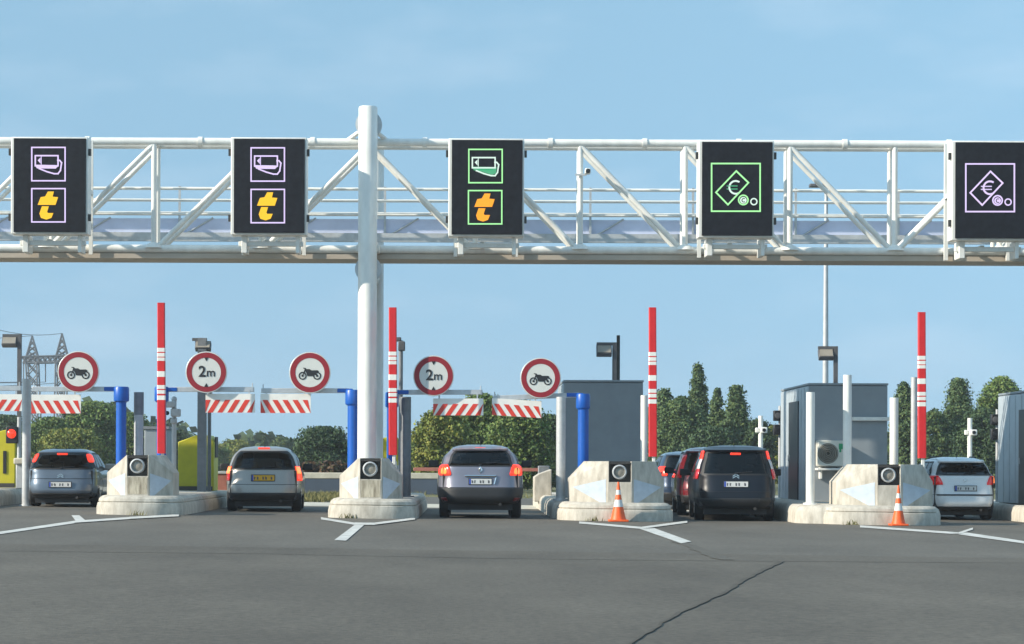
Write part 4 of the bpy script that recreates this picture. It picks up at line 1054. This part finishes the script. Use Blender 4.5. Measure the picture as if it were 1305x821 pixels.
def tree(name, label, cx, half_px, top, Y, kind, leaf, n=4500, size=.26, seed=1, z0f=.06, group=None, cat='tree', depth=None, base_z=None, trunk=True):
    rnd = random.Random(seed); S = Y / F; c = P(cx, CY, Y); zt = P(cx, top, Y).z; zb = gz(c.x) if base_z is None else base_z; rw = half_px * S; Hh = zt - zb
    r = thing(name, (c.x, Y, zb), label, cat, group)
    rp = rprof(kind); cb = zb + Hh * z0f; ch = zt - cb; dp = depth or rw
    clumps = []; nc = max(34, int(n / 75))
    for k in range(nc):
        t = rnd.random() ** .9; a = rnd.random() * 2 * math.pi; q = rp(t) * (rnd.random() ** .42) * (.86 if rnd.random() < .8 else 1.02)
        clumps.append((Vector((c.x + math.cos(a) * rw * q, Y + math.sin(a) * dp * q, cb + ch * t * .97)), rw * (.13 + .17 * rnd.random()) * (.6 + .4 * rp(t)) * (1.5 if kind in ('columnar', 'cone') else 1)))
    vs = []; fs = []; mi = []
    for k in range(n):
        p0, cr_ = clumps[rnd.randrange(nc)]
        d = Vector((rnd.gauss(0, 1), rnd.gauss(0, 1), rnd.gauss(0, .85))); p = p0 + d * cr_ * .54
        if p.z > zt + size * .4: p.z = zt - rnd.random() * size
        if p.z < zb + .1: p.z = zb + .1 + rnd.random() * .3
        nrm = (d.normalized() * .8 + Vector((rnd.gauss(0, 1), rnd.gauss(0, 1), rnd.gauss(0, 1) + .3)) * .6).normalized()
        a = nrm.cross(Vector((rnd.random() - .5, rnd.random() - .5, rnd.random() - .5))).normalized(); b = nrm.cross(a); s1 = size * (.45 + .75 * rnd.random()); s2 = s1 * (.45 + .4 * rnd.random())
        i = len(vs); vs += [p - a * s1 * .5, p + b * s2 * .5, p + a * s1 * .5, p - b * s2 * .5]; fs.append((i, i + 1, i + 2, i + 3))
        mi.append(0 if rnd.random() < .45 else (1 if rnd.random() < .65 else 2))
    off = Vector(r.location); me = bpy.data.meshes.new('crown'); me.from_pydata([v - off for v in vs], [], fs)
    for m in LV[leaf]: me.materials.append(m)
    me.polygons.foreach_set('material_index', mi)
    o = bpy.data.objects.new('crown', me); C.objects.link(o); o.parent = r
    if trunk:
        q = MB(); tr = max(.06, rw * .06); q.tube((c.x, Y, zb - .1), (c.x, Y, cb + ch * .6), tr, tr * .35, 10)
        for k in range(9):
            a = rnd.random() * 6.28; t0 = .1 + .5 * rnd.random(); e = clumps[rnd.randrange(nc)][0]
            q.tube((c.x, Y, cb + ch * t0 * .7), e, tr * .4, tr * .1, 6)
        q.build('trunk', bark, r)
    return r
TG = 'trees beyond the toll plaza'
# far left group
for i, (cx, hp, top, Y, kd, lf, lab) in enumerate([
    (8, 40, 530, 150, 'round', 'dark', 'dark tree cut off by the left edge'), (62, 36, 533, 128, 'round', 'oak', 'green tree right behind the slate blue hatchback'),
    (118, 44, 513, 130, 'round', 'oak', 'tallest rounded green tree left of leftmost blue post'), (165, 36, 527, 135, 'round', 'oak', 'green tree behind leftmost blue post'),
    (90, 42, 548, 118, 'round', 'olive', 'yellowish low tree right of the slate blue hatchback'),
    (208, 34, 545, 150, 'round', 'dark', 'dark low tree behind leftmost raised red barrier'),
    (262, 30, 566, 190, 'round', 'oak', 'low far tree behind the yellow machine'), (300, 26, 562, 200, 'round', 'olive', 'low olive tree behind left end of silver minivan roof'),
    (336, 8, 556, 200, 'cone', 'dark', 'small pointed conifer above the silver minivan roof'), (358, 20, 558, 200, 'round', 'poplar', 'small rounded tree above right end of minivan roof'),
    (412, 42, 545, 105, 'round', 'dark', 'dark rounded tree left of the white gantry pole'), (462, 34, 560, 120, 'round', 'dark', 'dark tree partly hidden behind white gantry pole'),
    (562, 36, 520, 88, 'round', 'olive', 'yellow green bush tree left of centre lane'), (612, 44, 503, 96, 'round', 'oak', 'tallest green bush tree behind centre car'),
    (662, 42, 512, 92, 'round', 'oak', 'green bush tree under right tilted striped board'), (702, 34, 530, 100, 'round', 'dark', 'dark bush tree at left side of plain booth'), (528, 28, 556, 105, 'round', 'oak', 'green bush behind the dark guard post'),
    (846, 22, 496, 125, 'columnar', 'poplar', 'narrow tree directly right of third red barrier'), (868, 34, 506, 118, 'round', 'poplar', 'broad tree at foot of the tallest poplar'),
    (889, 15, 462, 125, 'columnar', 'poplar', 'tallest poplar tree above the red car'), (914, 13, 493, 122, 'columnar', 'poplar', 'slim poplar tree in gap above navy minivan'),
    (938, 27, 492, 120, 'cone', 'poplar', 'pointed conifer like tree above navy minivan'), (965, 24, 535, 118, 'round', 'dark', 'low dark tree behind white camera post left of booth'), (985, 18, 541, 130, 'round', 'olive', 'low olive tree touching the air conditioner booth'),
    (905, 40, 545, 110, 'round', 'dark', 'low dark tree under the two slim poplars'),
    (1152, 20, 487, 120, 'columnar', 'poplar', 'narrow tree directly left of rightmost red barrier'), (1190, 26, 522, 118, 'round', 'poplar', 'green tree behind left end of silver estate roof'),
    (1221, 34, 483, 122, 'cone', 'poplar', 'pointed tree above silver estate car'), (1276, 36, 480, 126, 'round', 'oak', 'tall loose tree beside rightmost booth'), (1250, 34, 520, 112, 'round', 'dark', 'dark low tree behind right white camera post'), (1305, 34, 500, 128, 'round', 'oak', 'green tree above rightmost booth roof')]):
    S = Y / F; area = hp * (590 - top) * 2
    tree('tree', lab, cx, hp, top, Y, kd, lf, n=int(min(34000, 9500 + area * 4)), size=.08 + .00072 * Y, seed=10 + i, group=TG)
# clipped rusty hedge behind the low wall
xa2, xb2 = P(376, 600, 84).x, P(450, 600, 84).x
h = tree('hedge', 'rust brown hedge above the low wall left of gantry pole', 412, 40, 590.5, 84, 'hedge', 'rust', n=3000, size=.22, seed=77, cat='hedge', depth=.6)
# long far woods band to close the horizon
def woods():
    rnd = random.Random(5); vs = []; fs = []; mi = []
    for k in range(42000):
        x = -260 + 560 * rnd.random(); hgt = 4.2 + 1.6 * math.sin(x * .11) + 1.1 * math.sin(x * .31 + 1) + .8 * math.sin(x * .73)
        p = Vector((x, 235 + 22 * rnd.random(), (rnd.random() ** .7) * hgt + rnd.random() * .4)); s1 = .9 + .6 * rnd.random()
        nrm = Vector((rnd.gauss(0, 1), rnd.gauss(0, 1), rnd.gauss(0, 1))).normalized(); a = nrm.cross(Vector((.3, .5, .8))).normalized(); b = nrm.cross(a)
        i = len(vs); vs += [p - a * s1 * .5, p + b * s1 * .35, p + a * s1 * .5, p - b * s1 * .35]; fs.append((i, i + 1, i + 2, i + 3)); mi.append(rnd.choice((0, 0, 1, 1, 2)))
    me = bpy.data.meshes.new('woods'); me.from_pydata(vs, [], fs)
    for m in LV['dark']: me.materials.append(m)
    me.polygons.foreach_set('material_index', mi); o = bpy.data.objects.new('woods', me); C.objects.link(o); o['kind'] = 'stuff'; o['label'] = 'far wood along the horizon'; o['category'] = 'wood'
woods()
# grass tufts at the plaza rim and at the islands' feet
def tufts():
    rnd = random.Random(8); vs = []; fs = []
    gl = []
    for k in range(2600): gl.append((P(380 + 60 * rnd.random(), 600, 64).x * (1 + .16 * rnd.random()), 62 + 12 * rnd.random(), .08 + .12 * rnd.random()))
    for k in range(2500): gl.append((-30 + 60 * rnd.random(), 74 + 5 * rnd.random(), .08 + .1 * rnd.random()))
    for (cx, cy) in ((208 - 36, 656.8), (445, 660.6), (755, 664.2), (1085, 669.0)):
        g0 = G(cx, cy)
        for k in range(26): gl.append((g0.x + rnd.gauss(0, .10), g0.y - .02 + .05 * rnd.random(), .05 + .08 * rnd.random()))
    for x, y, h_ in gl:
        a = rnd.random() * 6.28; w_ = h_ * .12; l = Vector((rnd.gauss(0, .3) * h_, rnd.gauss(0, .3) * h_, h_)); z = gz(x)
        i = len(vs); d = Vector((math.cos(a) * w_, math.sin(a) * w_, 0)); o = Vector((x, y, z)); vs += [o - d, o + d, o + l]; fs.append((i, i + 1, i + 2))
    me = bpy.data.meshes.new('grass'); me.from_pydata(vs, [], fs); me.materials.append(mat('grass_blade', (.10, .12, .03), .8, var=.3, scale=2, col2=(.20, .17, .06)))
    o = bpy.data.objects.new('grass', me); C.objects.link(o); o['kind'] = 'stuff'; o['label'] = 'rough grass at the rim of the plaza'; o['category'] = 'grass'
tufts()

# ------------------------------------------------------------------ pylon
pyl = mat('pylon_steel', (0.10, 0.11, 0.12), 0.6, 0.2, var=0.1)
def pylon():
    Y = 380.0; pt = lambda x, y, dy=0: P(x, y, Y) + Vector((0, dy, 0)); c = pt(59, 590)
    r = thing('electricity_pylon', (c.x, Y, gz(c.x)), 'steel lattice pylon with two peaks far behind left sign', 'pylon')
    def lattice(q, a0, a1, b0, b1, n, rr):
        """truss between chords a0->a1 and b0->b1"""
        q.tube(a0, a1, rr, None, 5); q.tube(b0, b1, rr, None, 5)
        for k in range(n):
            s, t = k / n, (k + 1) / n
            q.tube(a0.lerp(a1, s), b0.lerp(b1, t), rr * .7, None, 4); q.tube(b0.lerp(b1, s), a0.lerp(a1, t), rr * .7, None, 4)
    for cx, top in ((41, 428), (79, 425)):
        q = MB()
        for dy in (-.7, .7):
            lattice(q, pt(cx - 9, 462, dy), pt(cx, top, 0), pt(cx + 9, 462, dy), pt(cx, top, 0), 5, .15)
        q.build('peak', pyl, r)
        q = MB(); s = 1 if cx < 60 else -1
        for dy in (-.9, .9):
            lattice(q, pt(cx - 7, 462, dy), pt(cx + s * 6 - 3, 600, dy * 2), pt(cx + 7, 462, dy), pt(cx + s * 6 + 5, 600, dy * 2), 9, .15)
        q.build('leg', pyl, r)
    q = MB()
    for dy in (-.7, .7): lattice(q, pt(27, 455, dy), pt(100, 453, dy), pt(30, 463, dy), pt(97, 462, dy), 11, .15)
    q.build('crossbeam', pyl, r)
    for x in (30, 58, 92):
        q = MB(); q.tube(pt(x, 462), pt(x, 487), .10, None, 6); q.build('insulator', pyl, r)
    q = MB()
    for x, y, x2, y2 in ((30, 487, -200, 470), (58, 487, -200, 475), (41, 428, -200, 440), (79, 425, 41, 428), (92, 487, -200, 492)):
        A, B = pt(x, y), pt(x2, y2, -60); pr = A
        for k in range(1, 9):
            t = k / 8; p = A.lerp(B, t) - Vector((0, 0, 4 * .35 * t * (1 - t) * 4)); q.tube(pr, p, .05, None, 4); pr = p
    q.build('cable', pyl, r)
pylon()

# ------------------------------------------------------------------ air
hm = bpy.data.materials.new('haze'); hm.use_nodes = True
nt = hm.node_tree
for n_ in list(nt.nodes):
    if n_.type == 'BSDF_PRINCIPLED': nt.nodes.remove(n_)
pv = nt.nodes.new('ShaderNodeVolumePrincipled'); pv.inputs['Color'].default_value = (.86, .89, .93, 1); pv.inputs['Density'].default_value = 0.0005; pv.inputs['Anisotropy'].default_value = .2
nt.links.new(pv.outputs['Volume'], [n_ for n_ in nt.nodes if n_.type == 'OUTPUT_MATERIAL'][0].inputs['Volume'])
q = MB(); q.box((0, 425, 16), (1840, 1000, 36)); hz = q.build('haze', hm, smooth=0); hz['kind'] = 'stuff'

# ------------------------------------------------------------------ sun, sky, camera
EL, AZ = R(27), R(70)      # light travels towards (sin AZ, cos AZ)
d = Vector((math.sin(AZ) * math.cos(EL), math.cos(AZ) * math.cos(EL), -math.sin(EL)))
sun = bpy.data.lights.new('sun', 'SUN'); sun.energy = 5.0; sun.angle = R(.5); sun.color = (1, .91, .77)
so = bpy.data.objects.new('sun', sun); C.objects.link(so); so.rotation_euler = d.to_track_quat('-Z', 'Y').to_euler(); so.location = (-40, -20, 40)

world = bpy.data.worlds.new('World'); sc.world = world; world.use_nodes = True
nt = world.node_tree; bg = nt.nodes['Background']; bg.inputs['Strength'].default_value = 0.132
sky = nt.nodes.new('ShaderNodeTexSky'); sky.sky_type = 'NISHITA'; sky.sun_disc = False
sky.sun_elevation = EL; sky.sun_rotation = math.pi + AZ; sky.altitude = 50; sky.air_density = 1.0; sky.dust_density = 0.15; sky.ozone_density = 2.0
tc = nt.nodes.new('ShaderNodeTexCoord'); mp = nt.nodes.new('ShaderNodeMapping'); mp.inputs['Scale'].default_value = (5, 5, 16)
vm = nt.nodes.new('ShaderNodeVectorMath'); vm.operation = 'MULTIPLY_ADD'; vm.inputs[1].default_value = (1, 1, .15); vm.inputs[2].default_value = (0, 0, .25)
nt.links.new(tc.outputs['Generated'], vm.inputs[0]); nt.links.new(vm.outputs['Vector'], sky.inputs['Vector'])
nz = nt.nodes.new('ShaderNodeTexNoise'); nz.inputs['Scale'].default_value = 1.6; nz.inputs['Detail'].default_value = 7; nz.inputs['Roughness'].default_value = .55
nt.links.new(tc.outputs['Generated'], mp.inputs['Vector']); nt.links.new(mp.outputs['Vector'], nz.inputs['Vector'])
mr = nt.nodes.new('ShaderNodeMapRange'); mr.inputs['From Min'].default_value = .50; mr.inputs['From Max'].default_value = .80; mr.inputs['To Max'].default_value = .15
nt.links.new(nz.outputs['Fac'], mr.inputs['Value'])
mx = nt.nodes.new('ShaderNodeMix'); mx.data_type = 'RGBA'; mx.inputs['B'].default_value = (6.5, 6.9, 7.4, 1)
tn = nt.nodes.new('ShaderNodeMix'); tn.data_type = 'RGBA'; tn.blend_type = 'MULTIPLY'; tn.inputs['Factor'].default_value = 1; tn.inputs['B'].default_value = (1.11, 1.21, 1.06, 1)
nt.links.new(sky.outputs['Color'], tn.inputs['A']); nt.links.new(tn.outputs['Result'], mx.inputs['A']); nt.links.new(mr.outputs['Result'], mx.inputs['Factor']); nt.links.new(mx.outputs['Result'], bg.inputs['Color'])

cam = bpy.data.cameras.new('camera'); co = bpy.data.objects.new('camera', cam); C.objects.link(co); sc.camera = co
co.location = (0, 0, EYE); cam.sensor_width = 36.0; cam.sensor_fit = 'HORIZONTAL'; cam.lens = 36.0 * F / W0
cam.shift_x = (W0 / 2 - CX) / W0; cam.shift_y = (CY - H0 / 2) / W0; cam.clip_start = .1; cam.clip_end = 12000
co.rotation_mode = 'XYZ'
co.matrix_world = Matrix.Translation((0, 0, EYE)) @ Matrix.Rotation(R(90), 4, 'X') @ Matrix.Rotation(ROLL, 4, 'Z')
sc.view_settings.view_transform = 'Standard'; sc.view_settings.look = 'None'; sc.view_settings.exposure = 0.42; sc.view_settings.gamma = 1.0; sc.view_settings.use_curve_mapping = False
sc.render.engine = 'CYCLES'; sc.cycles.use_denoising = True; sc.cycles.max_bounces = 6
sc.render.resolution_x = 1024; sc.render.resolution_y = 644
